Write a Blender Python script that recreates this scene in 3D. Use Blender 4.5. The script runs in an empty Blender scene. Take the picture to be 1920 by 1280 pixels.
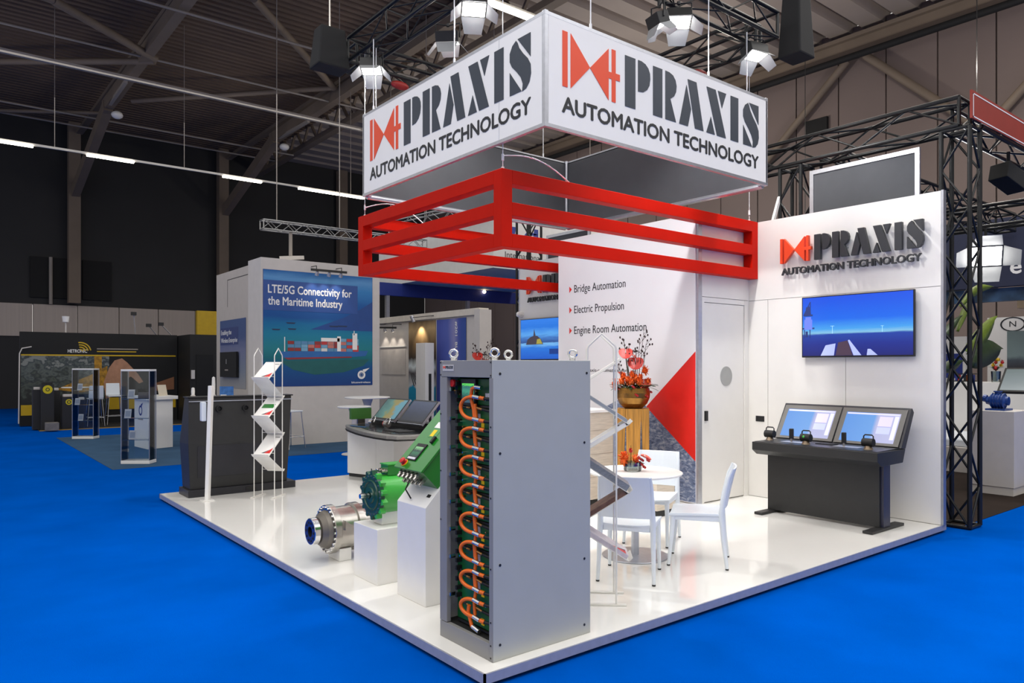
import bpy, bmesh, math, random
from mathutils import Vector, Matrix
R = math.radians
random.seed(7)
S = bpy.context.scene
COL = S.collection

# ------------------------------------------------------------------ camera
PT = 0.08                      # top of the stand platform above the hall floor
cam_d = bpy.data.cameras.new('camera')
cam = bpy.data.objects.new('camera', cam_d)
COL.objects.link(cam)
cam.location = (-2.3385, -3.1782, 1.744)
cam.rotation_euler = (R(90), 0, R(-38.5))
cam_d.sensor_width = 36.0
cam_d.lens = 36.0 * 1372.0 / 1920.0
cam_d.shift_y = (686.0 - 640.0) / 1920.0
cam_d.clip_start = 0.05
cam_d.clip_end = 300
S.camera = cam

# ------------------------------------------------------------------ world and hall light
W = bpy.data.worlds.new('world')
S.world = W
W.use_nodes = True
W.node_tree.nodes['Background'].inputs[0].default_value = (1.0, 0.955, 0.90, 1)
W.node_tree.nodes['Background'].inputs[1].default_value = 0.62

def area_light(name, loc, size, power, rot=(0, 0, 0), color=(1, 1, 1), spread=180):
    d = bpy.data.lights.new(name, 'AREA')
    d.shape = 'RECTANGLE'
    d.size, d.size_y = size
    d.energy = power
    d.color = color
    d.spread = R(spread)
    o = bpy.data.objects.new(name, d)
    COL.objects.link(o)
    o.location = loc
    o.rotation_euler = rot
    return o
# rows of hall luminaires under the roof, over the aisles and over the other stands
area_light('hall_light_row', (-3.5, -3.0, 9.5), (9, 9), 540)
area_light('hall_light_row', (-4.0, 6.0, 9.5), (6, 9), 210)
area_light('hall_light_row', (6.0, -4.5, 9.5), (9, 6), 260)
area_light('hall_light_row', (3.0, 16.0, 9.0), (10, 8), 330)
area_light('hall_light_row', (11.0, 1.5, 9.0), (6, 8), 420, color=(1, .95, .88))
area_light('hall_light_row', (12.0, 14.0, 8.0), (6, 8), 260)

# added fill points without fixtures, brightening the roof over the right and left bays
def fill_point(loc, power, color=(1, .93, .84)):
    d = bpy.data.lights.new('roof_fill', 'POINT'); d.energy = power; d.color = color; d.shadow_soft_size = .35
    o = bpy.data.objects.new('roof_fill', d); COL.objects.link(o); o.location = loc
for p_, e_ in (((15.5, 3.0, 8.3), 270), ((15.5, 11.0, 8.3), 270), ((15.5, 19.0, 8.3), 270), ((5.5, 23.0, 8.8), 40), ((-1.0, 23.0, 8.8), 40)):
    fill_point(p_, e_)

S.view_settings.view_transform = 'Standard'
S.view_settings.look = 'None'
S.view_settings.exposure = 0.18
S.view_settings.gamma = 1.0
S.view_settings.use_curve_mapping = False

# ------------------------------------------------------------------ helpers
def lin(c):
    c = c / 255.0
    return c / 12.92 if c <= 0.04045 else ((c + 0.055) / 1.055) ** 2.4
def rgb(r, g, b): return (lin(r), lin(g), lin(b), 1.0)

MATS = {}
def mat(name, col, rough=0.5, metal=0.0, var=0.06, scale=6.0, bump=0.0, bscale=60.0, coat=0.0, spec=0.5, emit=0.0, alpha=1.0, trans=0.0, stretch=None):
    """principled material whose colour and gloss vary a little with a noise"""
    if name in MATS: return MATS[name]
    m = bpy.data.materials.new(name)
    m.use_nodes = True
    nt = m.node_tree
    b = nt.nodes['Principled BSDF']
    c = rgb(*col)
    b.inputs['Base Color'].default_value = c
    b.inputs['Roughness'].default_value = rough
    b.inputs['Metallic'].default_value = metal
    b.inputs['Coat Weight'].default_value = coat
    b.inputs['Specular IOR Level'].default_value = spec
    b.inputs['Transmission Weight'].default_value = trans
    b.inputs['Alpha'].default_value = alpha
    tc = nt.nodes.new('ShaderNodeTexCoord')
    mp = nt.nodes.new('ShaderNodeMapping')
    if stretch: mp.inputs['Scale'].default_value = stretch
    nt.links.new(tc.outputs['Object'], mp.inputs['Vector'])
    if var > 0:
        n = nt.nodes.new('ShaderNodeTexNoise')
        n.inputs['Scale'].default_value = scale
        n.inputs['Detail'].default_value = 4
        nt.links.new(mp.outputs['Vector'], n.inputs['Vector'])
        cr = nt.nodes.new('ShaderNodeValToRGB')
        cr.color_ramp.elements[0].position = .3
        cr.color_ramp.elements[1].position = .7
        lo, hi = 1 - var, 1 + var
        cr.color_ramp.elements[0].color = (c[0] * lo, c[1] * lo, c[2] * lo, 1)
        cr.color_ramp.elements[1].color = (min(1, c[0] * hi), min(1, c[1] * hi), min(1, c[2] * hi), 1)
        nt.links.new(n.outputs['Fac'], cr.inputs['Fac'])
        nt.links.new(cr.outputs['Color'], b.inputs['Base Color'])
        if emit: nt.links.new(cr.outputs['Color'], b.inputs['Emission Color'])
    if emit:
        b.inputs['Emission Color'].default_value = c
        b.inputs['Emission Strength'].default_value = emit
    if bump:
        n2 = nt.nodes.new('ShaderNodeTexNoise')
        n2.inputs['Scale'].default_value = bscale
        n2.inputs['Detail'].default_value = 3
        nt.links.new(mp.outputs['Vector'], n2.inputs['Vector'])
        bp = nt.nodes.new('ShaderNodeBump')
        bp.inputs['Strength'].default_value = bump
        bp.inputs['Distance'].default_value = .01
        nt.links.new(n2.outputs['Fac'], bp.inputs['Height'])
        nt.links.new(bp.outputs['Normal'], b.inputs['Normal'])
    MATS[name] = m
    return m

def pic_mat(name, stops, axis=1, noise=0.1, nscale=(4, 18, 1), emit=0.0, rough=0.4, noise_cols=None):
    """printed picture or screen: a ramp along the sheet's own UV, broken up by noise"""
    if name in MATS: return MATS[name]
    m = bpy.data.materials.new(name)
    m.use_nodes = True
    nt = m.node_tree
    b = nt.nodes['Principled BSDF']
    uv = nt.nodes.new('ShaderNodeUVMap'); uv.uv_map = 'UVMap'
    sp = nt.nodes.new('ShaderNodeSeparateXYZ')
    nt.links.new(uv.outputs['UV'], sp.inputs[0])
    mp = nt.nodes.new('ShaderNodeMapping'); mp.inputs['Scale'].default_value = nscale
    nt.links.new(uv.outputs['UV'], mp.inputs['Vector'])
    n = nt.nodes.new('ShaderNodeTexNoise'); n.inputs['Scale'].default_value = 1.0; n.inputs['Detail'].default_value = 6
    nt.links.new(mp.outputs['Vector'], n.inputs['Vector'])
    ma = nt.nodes.new('ShaderNodeMath'); ma.operation = 'MULTIPLY_ADD'
    ma.inputs[1].default_value = noise; 
    nt.links.new(n.outputs['Fac'], ma.inputs[0])
    sub = nt.nodes.new('ShaderNodeMath'); sub.operation = 'SUBTRACT'; sub.inputs[1].default_value = noise * .5
    nt.links.new(sp.outputs[axis], sub.inputs[0])
    nt.links.new(sub.outputs[0], ma.inputs[2])
    cr = nt.nodes.new('ShaderNodeValToRGB')
    els = cr.color_ramp.elements
    while len(els) < len(stops): els.new(.5)
    for e, (p, c) in zip(els, stops):
        e.position = p; e.color = rgb(*c)
    nt.links.new(ma.outputs[0], cr.inputs['Fac'])
    nt.links.new(cr.outputs['Color'], b.inputs['Base Color'])
    b.inputs['Roughness'].default_value = rough
    if emit:
        nt.links.new(cr.outputs['Color'], b.inputs['Emission Color'])
        b.inputs['Emission Strength'].default_value = emit
        b.inputs['Base Color'].default_value = (0, 0, 0, 1)
        for l in list(b.inputs['Base Color'].links): nt.links.remove(l)
        b.inputs['Base Color'].default_value = (.01, .01, .01, 1)
    MATS[name] = m
    return m

def glow(name, col, strength): return mat(name, col, var=0, emit=strength)

def glass_mat(name, tint=(235, 245, 250), mixv=.12, rough=.02):
    if name in MATS: return MATS[name]
    m = bpy.data.materials.new(name); m.use_nodes = True
    nt = m.node_tree; nt.nodes.clear()
    o = nt.nodes.new('ShaderNodeOutputMaterial')
    t = nt.nodes.new('ShaderNodeBsdfTransparent'); t.inputs[0].default_value = rgb(*tint)
    g = nt.nodes.new('ShaderNodeBsdfGlossy'); g.inputs['Roughness'].default_value = rough
    fr = nt.nodes.new('ShaderNodeFresnel'); fr.inputs[0].default_value = 1.5
    ad = nt.nodes.new('ShaderNodeMath'); ad.inputs[1].default_value = mixv; ad.use_clamp = True
    nt.links.new(fr.outputs[0], ad.inputs[0])
    mx = nt.nodes.new('ShaderNodeMixShader')
    nt.links.new(ad.outputs[0], mx.inputs[0]); nt.links.new(t.outputs[0], mx.inputs[1]); nt.links.new(g.outputs[0], mx.inputs[2])
    nt.links.new(mx.outputs[0], o.inputs[0])
    MATS[name] = m
    return m

def V(*a): return Vector(a)

class MB:
    """collects shapes into one mesh; off is subtracted so that world measures can be used under a parent"""
    def __init__(s, off=(0, 0, 0)):
        s.v = []; s.f = []; s.sm = []; s.uv = {}; s.off = Vector(off)
    def add(s, vs, fs, smooth=False):
        b = len(s.v)
        s.v += [Vector(p) for p in vs]
        for f in fs:
            s.f.append([b + i for i in f]); s.sm.append(smooth)
        return s
    def box(s, x0, x1, y0, y1, z0, z1):
        vs = [(x, y, z) for z in (z0, z1) for y in (y0, y1) for x in (x0, x1)]
        return s.add(vs, [(0, 2, 3, 1), (4, 5, 7, 6), (0, 1, 5, 4), (2, 6, 7, 3), (0, 4, 6, 2), (1, 3, 7, 5)])
    def obox(s, c, ax, ay, az):
        """oriented box: centre and three half vectors"""
        c, ax, ay, az = map(Vector, (c, ax, ay, az))
        vs = [c + ax * i + ay * j + az * k for k in (-1, 1) for j in (-1, 1) for i in (-1, 1)]
        return s.add(vs, [(0, 2, 3, 1), (4, 5, 7, 6), (0, 1, 5, 4), (2, 6, 7, 3), (0, 4, 6, 2), (1, 3, 7, 5)])
    def bar(s, p, q, w, h=None, up=(0, 0, 1)):
        """rectangular bar from p to q"""
        p, q = Vector(p), Vector(q); h = h or w
        d = (q - p)
        u = Vector(up)
        if abs(d.normalized().dot(u.normalized())) > .99: u = Vector((1, 0, 0))
        a = d.cross(u).normalized() * w / 2
        b = a.cross(d).normalized() * h / 2
        return s.obox((p + q) / 2, d / 2, a, b)
    def cyl(s, p, q, r, r2=None, n=12, caps=True, smooth=True):
        p, q = Vector(p), Vector(q); r2 = r if r2 is None else r2
        d = (q - p).normalized()
        u = Vector((0, 0, 1)) if abs(d.z) < .9 else Vector((1, 0, 0))
        a = d.cross(u).normalized(); b = d.cross(a)
        vs = []
        for c, rr in ((p, r), (q, r2)):
            vs += [c + (a * math.cos(2 * math.pi * i / n) + b * math.sin(2 * math.pi * i / n)) * rr for i in range(n)]
        s.add(vs, [(i, (i + 1) % n, n + (i + 1) % n, n + i) for i in range(n)], smooth)
        if caps:
            s.add(vs[:n], [tuple(range(n))[::-1]]); s.add(vs[n:], [tuple(range(n))])
        return s
    def lathe(s, c, axis, prof, n=24, smooth=True, closed=False):
        """prof: list of (radius, distance along axis)"""
        c = Vector(c); d = Vector(axis).normalized()
        u = Vector((0, 0, 1)) if abs(d.z) < .9 else Vector((1, 0, 0))
        a = d.cross(u).normalized(); b = d.cross(a)
        m = len(prof)
        for k in range(m - 1):
            r0, h0 = prof[k]; r1, h1 = prof[k + 1]
            vs = [c + d * h0 + (a * math.cos(2 * math.pi * i / n) + b * math.sin(2 * math.pi * i / n)) * r0 for i in range(n)]
            vs += [c + d * h1 + (a * math.cos(2 * math.pi * i / n) + b * math.sin(2 * math.pi * i / n)) * r1 for i in range(n)]
            s.add(vs, [(i, (i + 1) % n, n + (i + 1) % n, n + i) for i in range(n)], smooth)
        return s
    def ball(s, c, r, n=8, sq=(1, 1, 1)):
        c = Vector(c); m = max(4, n // 2 + 1)
        vs = []; fs = []
        for j in range(m + 1):
            t = math.pi * j / m
            for i in range(n):
                a = 2 * math.pi * i / n
                vs.append(c + Vector((math.sin(t) * math.cos(a) * sq[0], math.sin(t) * math.sin(a) * sq[1], math.cos(t) * sq[2])) * r)
        for j in range(m):
            for i in range(n):
                fs.append((j * n + i, (j + 1) * n + i, (j + 1) * n + (i + 1) % n, j * n + (i + 1) % n))
        return s.add(vs, fs, True)
    def tube(s, pts, r, n=8, caps=True):
        pts = [Vector(p) for p in pts]; rings = []
        up = Vector((0, 0, 1)); prev = None
        for i, p in enumerate(pts):
            d = (pts[min(i + 1, len(pts) - 1)] - pts[max(i - 1, 0)]).normalized()
            if prev is None:
                u = up if abs(d.z) < .9 else Vector((1, 0, 0))
                a = d.cross(u).normalized()
            else:
                a = (prev - d * prev.dot(d)).normalized()
            prev = a; b = d.cross(a)
            rr = r[i] if isinstance(r, (list, tuple)) else r
            rings.append([p + (a * math.cos(2 * math.pi * k / n) + b * math.sin(2 * math.pi * k / n)) * rr for k in range(n)])
        vs = [v for g in rings for v in g]; fs = []
        for j in range(len(rings) - 1):
            for k in range(n):
                fs.append((j * n + k, j * n + (k + 1) % n, (j + 1) * n + (k + 1) % n, (j + 1) * n + k))
        s.add(vs, fs, True)
        if caps and len(rings) > 1:
            s.add(rings[0], [tuple(range(n))[::-1]]); s.add(rings[-1], [tuple(range(n))])
        return s
    def prism(s, pts, n, depth):
        """flat outline (3D points) pushed along n by depth"""
        pts = [Vector(p) for p in pts]; n = Vector(n).normalized() * depth; k = len(pts)
        nn = Vector((0, 0, 0))
        for i in range(k): nn += pts[i].cross(pts[(i + 1) % k])
        if nn.dot(n) < 0: pts = pts[::-1]
        s.add(pts + [p + n for p in pts], [tuple(range(k))[::-1], tuple(range(k, 2 * k))] + [(i, (i + 1) % k, k + (i + 1) % k, k + i) for i in range(k)])
        return s
    def quad_uv(s, p00, p10, p11, p01):
        b = len(s.f)
        s.add([p00, p10, p11, p01], [(0, 1, 2, 3)])
        s.uv[b] = [(0, 0), (1, 0), (1, 1), (0, 1)]
        return s
    def build(s, name, m, parent=None, loc=None, bevel=0, **tags):
        me = bpy.data.meshes.new(name)
        off = s.off
        me.from_pydata([tuple(v - off) for v in s.v], [], s.f)
        me.polygons.foreach_set('use_smooth', s.sm)
        if s.uv:
            l = me.uv_layers.new(name='UVMap')
            for pi, uvs in s.uv.items():
                for li, u in zip(me.polygons[pi].loop_indices, uvs): l.data[li].uv = u
        me.materials.append(m)
        o = bpy.data.objects.new(name, me)
        COL.objects.link(o)
        if parent is not None: o.parent = parent
        else: o.location = off if loc is None else loc
        if bevel:
            bv = o.modifiers.new('bevel', 'BEVEL'); bv.width = bevel; bv.segments = 2; bv.limit_method = 'ANGLE'
        if tags: tag(o, **tags)
        return o

def tag(o, label=None, category=None, group=None, kind=None):
    if label: o['label'] = label
    if category: o['category'] = category
    if group: o['group'] = group
    if kind: o['kind'] = kind
    return o
def thing(name, label, cat, loc=(0, 0, 0), rz=0, group=None, kind=None):
    o = bpy.data.objects.new(name, None); COL.objects.link(o)
    o.empty_display_size = .1
    o.location = loc; o.rotation_euler = (0, 0, rz)
    return tag(o, label, cat, group, kind)
def structure(name, label=None):
    o = bpy.data.objects.new(name, None); COL.objects.link(o)
    o['kind'] = 'structure'
    if label: o['label'] = label
    return o
def dup(root, loc, rz=None, label=None, group=None):
    def cp(o, par):
        c = o.copy(); COL.objects.link(c)
        if par is not None: c.parent = par
        for ch in [x for x in bpy.data.objects if x.parent == o]: cp(ch, c)
        return c
    c = cp(root, None)
    c.location = loc
    if rz is not None: c.rotation_euler = (0, 0, rz)
    if label: c['label'] = label
    if group: c['group'] = group
    return c

class Frame:
    """a flat face: origin, right and up directions seen from the front, normal towards the viewer"""
    def __init__(s, o, u, v=(0, 0, 1)):
        s.o = Vector(o); s.u = Vector(u).normalized(); s.v = Vector(v).normalized(); s.n = s.u.cross(s.v).normalized()
    def p(s, a, b, c=0): return s.o + s.u * a + s.v * b + s.n * c
    def poly(s, pts, c0=0.0, depth=.003, mb=None, off=(0, 0, 0)):
        mb = mb or MB(off)
        return mb.prism([s.p(a, b, c0) for a, b in pts], s.n, depth)
    def rect(s, a0, b0, a1, b1, c0=0.0, depth=.003, mb=None, off=(0, 0, 0)):
        return s.poly([(a0, b0), (a1, b0), (a1, b1), (a0, b1)], c0, depth, mb, off)
    def sheet(s, a0, b0, a1, b1, c, mb=None, off=(0, 0, 0)):
        mb = mb or MB(off)
        return mb.quad_uv(s.p(a0, b0, c), s.p(a1, b0, c), s.p(a1, b1, c), s.p(a0, b1, c))
    def disc(s, a, b, r, c0=0, depth=.003, n=24, ry=None, mb=None, off=(0, 0, 0)):
        ry = ry or r
        return s.poly([(a + r * math.cos(2 * math.pi * i / n), b + ry * math.sin(2 * math.pi * i / n)) for i in range(n)], c0, depth, mb, off)
    def ring(s, a, b, r0, r1, c0=0, depth=.003, n=24, a0=0, a1=360, sx=1.0, mb=None, off=(0, 0, 0)):
        mb = mb or MB(off)
        k = n if a1 - a0 >= 360 else n
        for i in range(k):
            t0, t1 = R(a0 + (a1 - a0) * i / k), R(a0 + (a1 - a0) * (i + 1) / k)
            s.poly([(a + sx * r0 * math.cos(t0), b + r0 * math.sin(t0)), (a + sx * r1 * math.cos(t0), b + r1 * math.sin(t0)),
                    (a + sx * r1 * math.cos(t1), b + r1 * math.sin(t1)), (a + sx * r0 * math.cos(t1), b + r0 * math.sin(t1))], c0, depth, mb)
        return mb

_txt = {}
def text(fr, s, a, b, cap, m, parent, name='lettering', width=None, depth=.002, c=.001, bold=0.0, off=(0, 0, 0), vertical=False):
    """line of writing on a face: lower left at (a, b), capital height cap, stretched to width"""
    key = s
    if key not in _txt:
        cu = bpy.data.curves.new('txt', 'FONT'); cu.body = s; cu.size = 1.0; cu.extrude = .5; cu.resolution_u = 3
        o = bpy.data.objects.new('txt', cu); COL.objects.link(o)
        bpy.context.view_layer.update()
        me = bpy.data.meshes.new_from_object(o.evaluated_get(bpy.context.evaluated_depsgraph_get()))
        vs = [tuple(v.co) for v in me.vertices]; fs = [tuple(p.vertices) for p in me.polygons]
        bpy.data.objects.remove(o); bpy.data.curves.remove(cu); bpy.data.meshes.remove(me)
        _txt[key] = (vs, fs)
    vs, fs = _txt[key]
    x0 = min(v[0] for v in vs); x1 = max(v[0] for v in vs)
    CAP = .729
    sy = cap / CAP
    sx = width / (x1 - x0) if width else sy
    mb = MB(off)
    sh = [(0, 0, 0)] if not bold else [(0, 0, 0), (bold, 0, .0001), (-bold, 0, .0002), (0, bold, .0003), (0, -bold, .0004)]
    for dx, dy, dc in sh:
        out = []
        for x, y, z in vs:
            X, Y = (x - x0 + dx) * sx, (y + dy) * sy
            if vertical: X, Y = Y, -X
            out.append(fr.p(a + X, b + Y, c + dc + (z + .5) * depth))
        mb.add(out, fs)
    return mb.build(name, m, parent)
# ------------------------------------------------------------------ materials
M_carpet = mat('blue_carpet', (0, 80, 178), rough=1.0, var=.10, scale=1.2, bump=.35, bscale=220, spec=0.0)
M_carpet_g = mat('grey_blue_carpet', (60, 88, 116), rough=.95, var=.10, scale=2, bump=.3, bscale=220, spec=.1)
M_carpet_d = mat('dark_carpet', (46, 38, 34), rough=.95, var=.15, scale=3, bump=.3, bscale=200, spec=.1)
M_white = mat('white_laminate', (236, 234, 230), rough=.32, var=.015)
M_panel = mat('white_panel', (232, 229, 224), rough=.42, var=.012)
M_deck = mat('glossy_white_deck', (238, 236, 231), rough=.10, var=.02, scale=1.5, coat=.3)
M_alu = mat('brushed_aluminium', (190, 192, 200), rough=.34, metal=.85, var=.06, scale=20)
M_alu_d = mat('anodised_edge', (172, 174, 186), rough=.4, metal=.35, var=.06, scale=20)
M_black = mat('black_paint', (24, 24, 26), rough=.45, var=.10)
M_blackm = mat('matt_black', (16, 16, 17), rough=.8, var=.12)
M_char = mat('charcoal_metal', (44, 44, 44), rough=.45, spec=.35, metal=.0, var=.05, scale=12)
M_char2 = mat('dark_side_metal', (34, 34, 40), rough=.45, metal=.1, var=.05, scale=12)
M_red = mat('red_lacquer', (192, 22, 5), rough=.5, var=.03, spec=.08)
M_lred = mat('logo_red', (240, 74, 34), rough=.45, var=.02)
M_lgrey = mat('logo_slate', (52, 60, 70), rough=.5, var=.04)
M_ldark = mat('sign_charcoal', (48, 50, 53), rough=.45, var=.04)
M_print = mat('print_black', (34, 36, 40), rough=.5, var=.03)
M_tred = mat('triangle_red', (214, 32, 24), rough=.4, var=.03)
M_fab = mat('white_stretch_fabric', (247, 244, 238), rough=.75, var=.01, bump=.08, bscale=300)
M_greyfab = mat('grey_backing_fabric', (74, 76, 80), rough=.85, var=.04)
M_wallblack = mat('hall_black_cladding', (34, 34, 36), rough=.7, var=.12, scale=.6)
M_band = mat('hall_grey_cladding', (184, 172, 162), rough=.7, var=.05, scale=1.2, stretch=(14, 1, .3), bump=.4, bscale=1.2)
M_brown = mat('hall_brown_cladding', (120, 106, 101), rough=.75, var=.05, scale=.5)
M_ceil = mat('brown_deck', (104, 86, 72), rough=.8, var=.14, scale=.4)
M_ceil2 = mat('grey_deck', (160, 148, 138), rough=.75, var=.08, scale=.5)
M_steel = mat('hall_steel', (120, 106, 92), rough=.7, var=.10, scale=1.0)
M_steel2 = mat('hall_steel_pale', (150, 142, 134), rough=.7, var=.08, scale=1.0)
M_strip = glow('lit_tube', (255, 250, 235), 10.0)
M_tube_off = mat('luminaire_white', (170, 165, 158), rough=.5)
M_wire = mat('wire_white', (225, 225, 225), rough=.4)
M_blue = mat('navy_fascia', (30, 48, 128), rough=.6, var=.05)
M_glass = glass_mat('clear_glass', (247, 250, 252), -.02)
M_pwhite = mat('moulded_plastic', (226, 232, 238), rough=.38, var=.01)
M_chrome = mat('chrome', (225, 225, 225), rough=.14, metal=1.0, var=.03)
M_steelp = mat('machined_steel', (178, 174, 168), rough=.26, metal=1.0, var=.06, scale=18)
M_green = mat('machine_green', (22, 122, 30), rough=.30, var=.05, coat=.3)
M_green2 = mat('motor_green', (58, 172, 62), rough=.28, var=.05, coat=.3)
M_teal = mat('flange_green', (14, 70, 48), rough=.35, var=.08)
M_cab = mat('cabinet_grey', (176, 178, 174), rough=.40, var=.02, bump=.03, bscale=400)
M_cab2 = mat('cabinet_front_grey', (138, 137, 136), rough=.42, var=.03)
M_pcb = mat('module_green', (18, 92, 44), rough=.40, var=.25, scale=14)
M_orange = mat('orange_cable', (236, 108, 16), rough=.42, var=.05)
M_brass = mat('brass', (190, 140, 80), rough=.3, metal=.9, var=.1)
M_yellow = mat('warning_yellow', (246, 206, 20), rough=.5, var=.04)
M_paper = mat('paper', (240, 238, 234), rough=.6, var=.03)
M_rubber = mat('black_rubber', (14, 14, 15), rough=.6)
M_redplastic = mat('red_plastic', (200, 30, 34), rough=.35)
M_hyell = mat('stand_yellow', (196, 160, 10), rough=.5, var=.06)

# ------------------------------------------------------------------ the hall
m = MB(); m.box(-30, 45, -30, 45, -.3, 0)
tag(m.build('floor', M_carpet), 'bright blue carpet covering the hall floor', kind='structure')

def carpet(label, x0, x1, y0, y1, m_, z=.006):
    b = MB((x0, y0, 0)); b.box(x0, x1, y0, y1, 0.0005, z)
    return b.build('stand_carpet', m_, label=label, category='carpet')
carpet('grey blue carpet laid under the two glass showcases', .06, 11.5, 10.6, 17.6, M_carpet_g)
carpet('dark brown carpet around the white plinth with a blue pump', 6.45, 19.5, 0.0, 9.8, M_carpet_d)
carpet('black stand floor in front of the wireless remote control stand', -.05, 5.0, 20.0, 24.5, M_blackm, .02)

# left wall of the hall, black above and below a band of grey cladding
wl = structure('wall_left')
b = MB(); b.box(-8, 20, 33, 33.4, 0, 2.98); b.box(-8, 20, 33, 33.4, 4.32, 12.2)
b.build('black_cladding', M_wallblack, wl)
for x in [-7.0, -5.4, -3.8, -2.2, -.6, 1.0, 2.6, 4.2, 5.8, 7.4, 9.0, 10.6, 12.2, 13.8, 15.4, 17.0]:
    b = MB(); b.box(x + .02, x + 1.58, 32.92, 33.2, 2.98, 4.32); b.build('cladding_panel', M_band, wl)
for x in (-3.7, 2.43, 8.54, 14.65):
    c = MB((x, 32.5, 0)); c.box(x - .22, x + .22, 32.35, 32.8, 4.4, 12.0)
    c.build('column', M_steel, wl).location = (x, 32.5, 0)
for x0, x1 in ((.9, 2.7), (2.8, 3.9)):
    b = MB(); b.box(x0, x1, 32.9, 33.05, 4.6, 6.3); b.build('black_shutter', M_blackm, wl)

wr = structure('wall_right')
ys = [-14, -12.5, -11, -9.6, -8.2, -6.8, -5.4, -4.0, -2.6, -1.2, .2, 1.25, 2.67, 4.08, 5.54, 6.97, 8.43, 9.86, 11.3, 12.8, 14.3, 15.8, 17.3, 18.8, 20.3, 21.8, 23.3, 24.8, 26.3, 27.8, 29.3, 30.8, 33]
for a, c in zip(ys, ys[1:]):
    b = MB(); b.box(20, 20.3, a + .02, c - .02, 0, 12.2); b.build('cladding_panel', M_brown, wr)
b = MB(); b.box(20.12, 20.35, -14, 33, 0, 12.2); b.build('wall_core', M_blackm, wr)
b = MB(); b.box(19.88, 20.02, 8.75, 9.46, 9.12, 9.66); b.build('vent_grille', M_blackm, wr)
for p, q in (((19.75, 8.02, 11.13), (19.75, 11.2, 8.3)), ((19.75, 7.45, 11.1), (19.75, 4.3, 8.05)), ((19.75, 1.2, 11.1), (19.75, 4.0, 8.3)), ((19.75, 14.0, 11.1), (19.75, 11.4, 8.4))):
    b = MB(); b.cyl(p, q, .12, n=10); b.build('brace_tube', M_steel, wr)
b = MB(); b.box(19.55, 19.95, -14, 33, 11.2, 11.32); b.box(19.7, 19.8, -14, 33, 11.3, 11.75); b.box(19.55, 19.95, -14, 33, 11.7, 11.82); b.build('eaves_beam', M_steel, wr)
b = MB(); b.cyl((19.3, -14, 11.02), (19.3, 30, 11.02), .10, n=10); b.build('conduit_pipe', M_blackm, wr)

# roof: fine ribbed deck over the left bays, deep trays over the right bays
b = MB()
y = 6.0
prof = []
while y < 33.2:
    prof += [(y, 12.0), (y + .14, 12.0), (y + .17, 12.09), (y + .27, 12.09)]; y += .30
n = len(prof)
b.add([(-9, p[0], p[1]) for p in prof] + [(10.4, p[0], p[1]) for p in prof], [(i, i + 1, n + i + 1, n + i) for i in range(n - 1)])
b.build('ceiling', M_ceil, kind='structure')
cr_ = structure('ceiling_right')
b = MB(); prof = []; y = -2.0
while y < 33.0:
    prof += [(y, 12.02), (y + .60, 12.02), (y + .66, 12.32), (y + .92, 12.32)]; y += 1.0
n = len(prof)
b.add([(10.4, p[0], p[1]) for p in prof] + [(20.2, p[0], p[1]) for p in prof], [(i, i + 1, n + i + 1, n + i) for i in range(n - 1)])
b.build('roof_deck', M_ceil2, cr_)

def beam(name, p, q, w, h, m_, label, cat='beam', group=None, tube=False):
    b = MB(p)
    if tube: b.cyl(p, q, w / 2, n=10)
    else: b.bar(p, q, w, h)
    return b.build(name, m_, label=label, category=cat, group=group)

for i, x in enumerate((2.5, 8.65)):
    nm = ('first', 'second')[i]
    r = thing('roof_frame', ('steel roof frame with sloping knee strut, over the black stand' if i == 0 else 'steel roof frame with sloping knee strut, beside the hanging white sign'), 'roof frame', (x, 32.5, 9.0), group='steel roof frames')
    off = (x, 32.5, 9.0)
    b = MB(off); b.bar((x - .05, 32.6, 9.0), (x + .2, 26.6, 11.15), .30, .42); b.build('knee_strut', M_steel, r)
    b = MB(off); b.bar((x + .2, 27.0, 11.2), (x + .75, 8.0, 11.75), .28, .40); b.build('rafter', M_steel, r)
    b = MB(off); b.bar((x + .1, 32.4, 11.6), (x + .7, 8.0, 11.93), .24, .14); b.build('top_flange', M_steel, r)
    b = MB(off); b.bar((x + .2, 26.6, 11.1), (x + .1, 23.0, 10.9), .10, .10); b.build('tie', M_steel2, r)
    b = MB(off); b.ball((x + .42, 26.2, 10.75), .2, 10, (1, 1, .7)); b.build('lamp_dome', M_white, r)
G = 'roof bracing struts'
SL = ['running down to the joint of the first roof frame', 'meeting the first roof frame from the wall side', 'far out at the open end of the ribbed roof', 'rising between the first and second roof frames', 'lying back from the girder joint to the first roof frame', 'low over the black cladding beside the first column', 'beyond the second roof frame under the grey trays']
for p, q, w in (((.21, 19.5, 11.4), (3.1, 21.3, 11.2), .24), ((-.6, 25.1, 11.4), (3.12, 21.5, 11.2), .2), ((-3.0, 18.2, 11.3), (.21, 19.5, 11.4), .2),
             ((4.4, 16.3, 11.5), (8.75, 20.8, 11.5), .22), ((8.75, 20.8, 11.5), (3.3, 25.7, 11.2), .18), ((3.0, 27.6, 11.2), (-1.5, 31.0, 11.3), .14), ((9.2, 21.2, 11.4), (14, 25.5, 11.5), .2)):
    beam('roof_strut', p, q, w, w, M_steel, 'grey tubular strut ' + SL.pop(0), 'strut', G, True)
G = 'thin roof pipes'
for y, z, lb in ((17.6, 11.2, 'farthest from the black wall'), (21.5, 11.25, 'crossing the roof frame joints'), (28.3, 11.1, 'behind the knee struts'), (30.4, 11.3, 'nearest the black wall')):
    beam('sprinkler_pipe', (-8, y, z), (10.3, y, z), .07, .07, M_steel2, 'thin pale pipe under the ribbed roof, ' + lb, 'pipe', G, True)
beam('luminaire_row', (-8, 17.3, 9.0), (14, 17.3, 9.0), .10, .10, M_steel2, 'unlit white luminaire track high above the glass showcases', 'luminaire', None, False)
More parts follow.
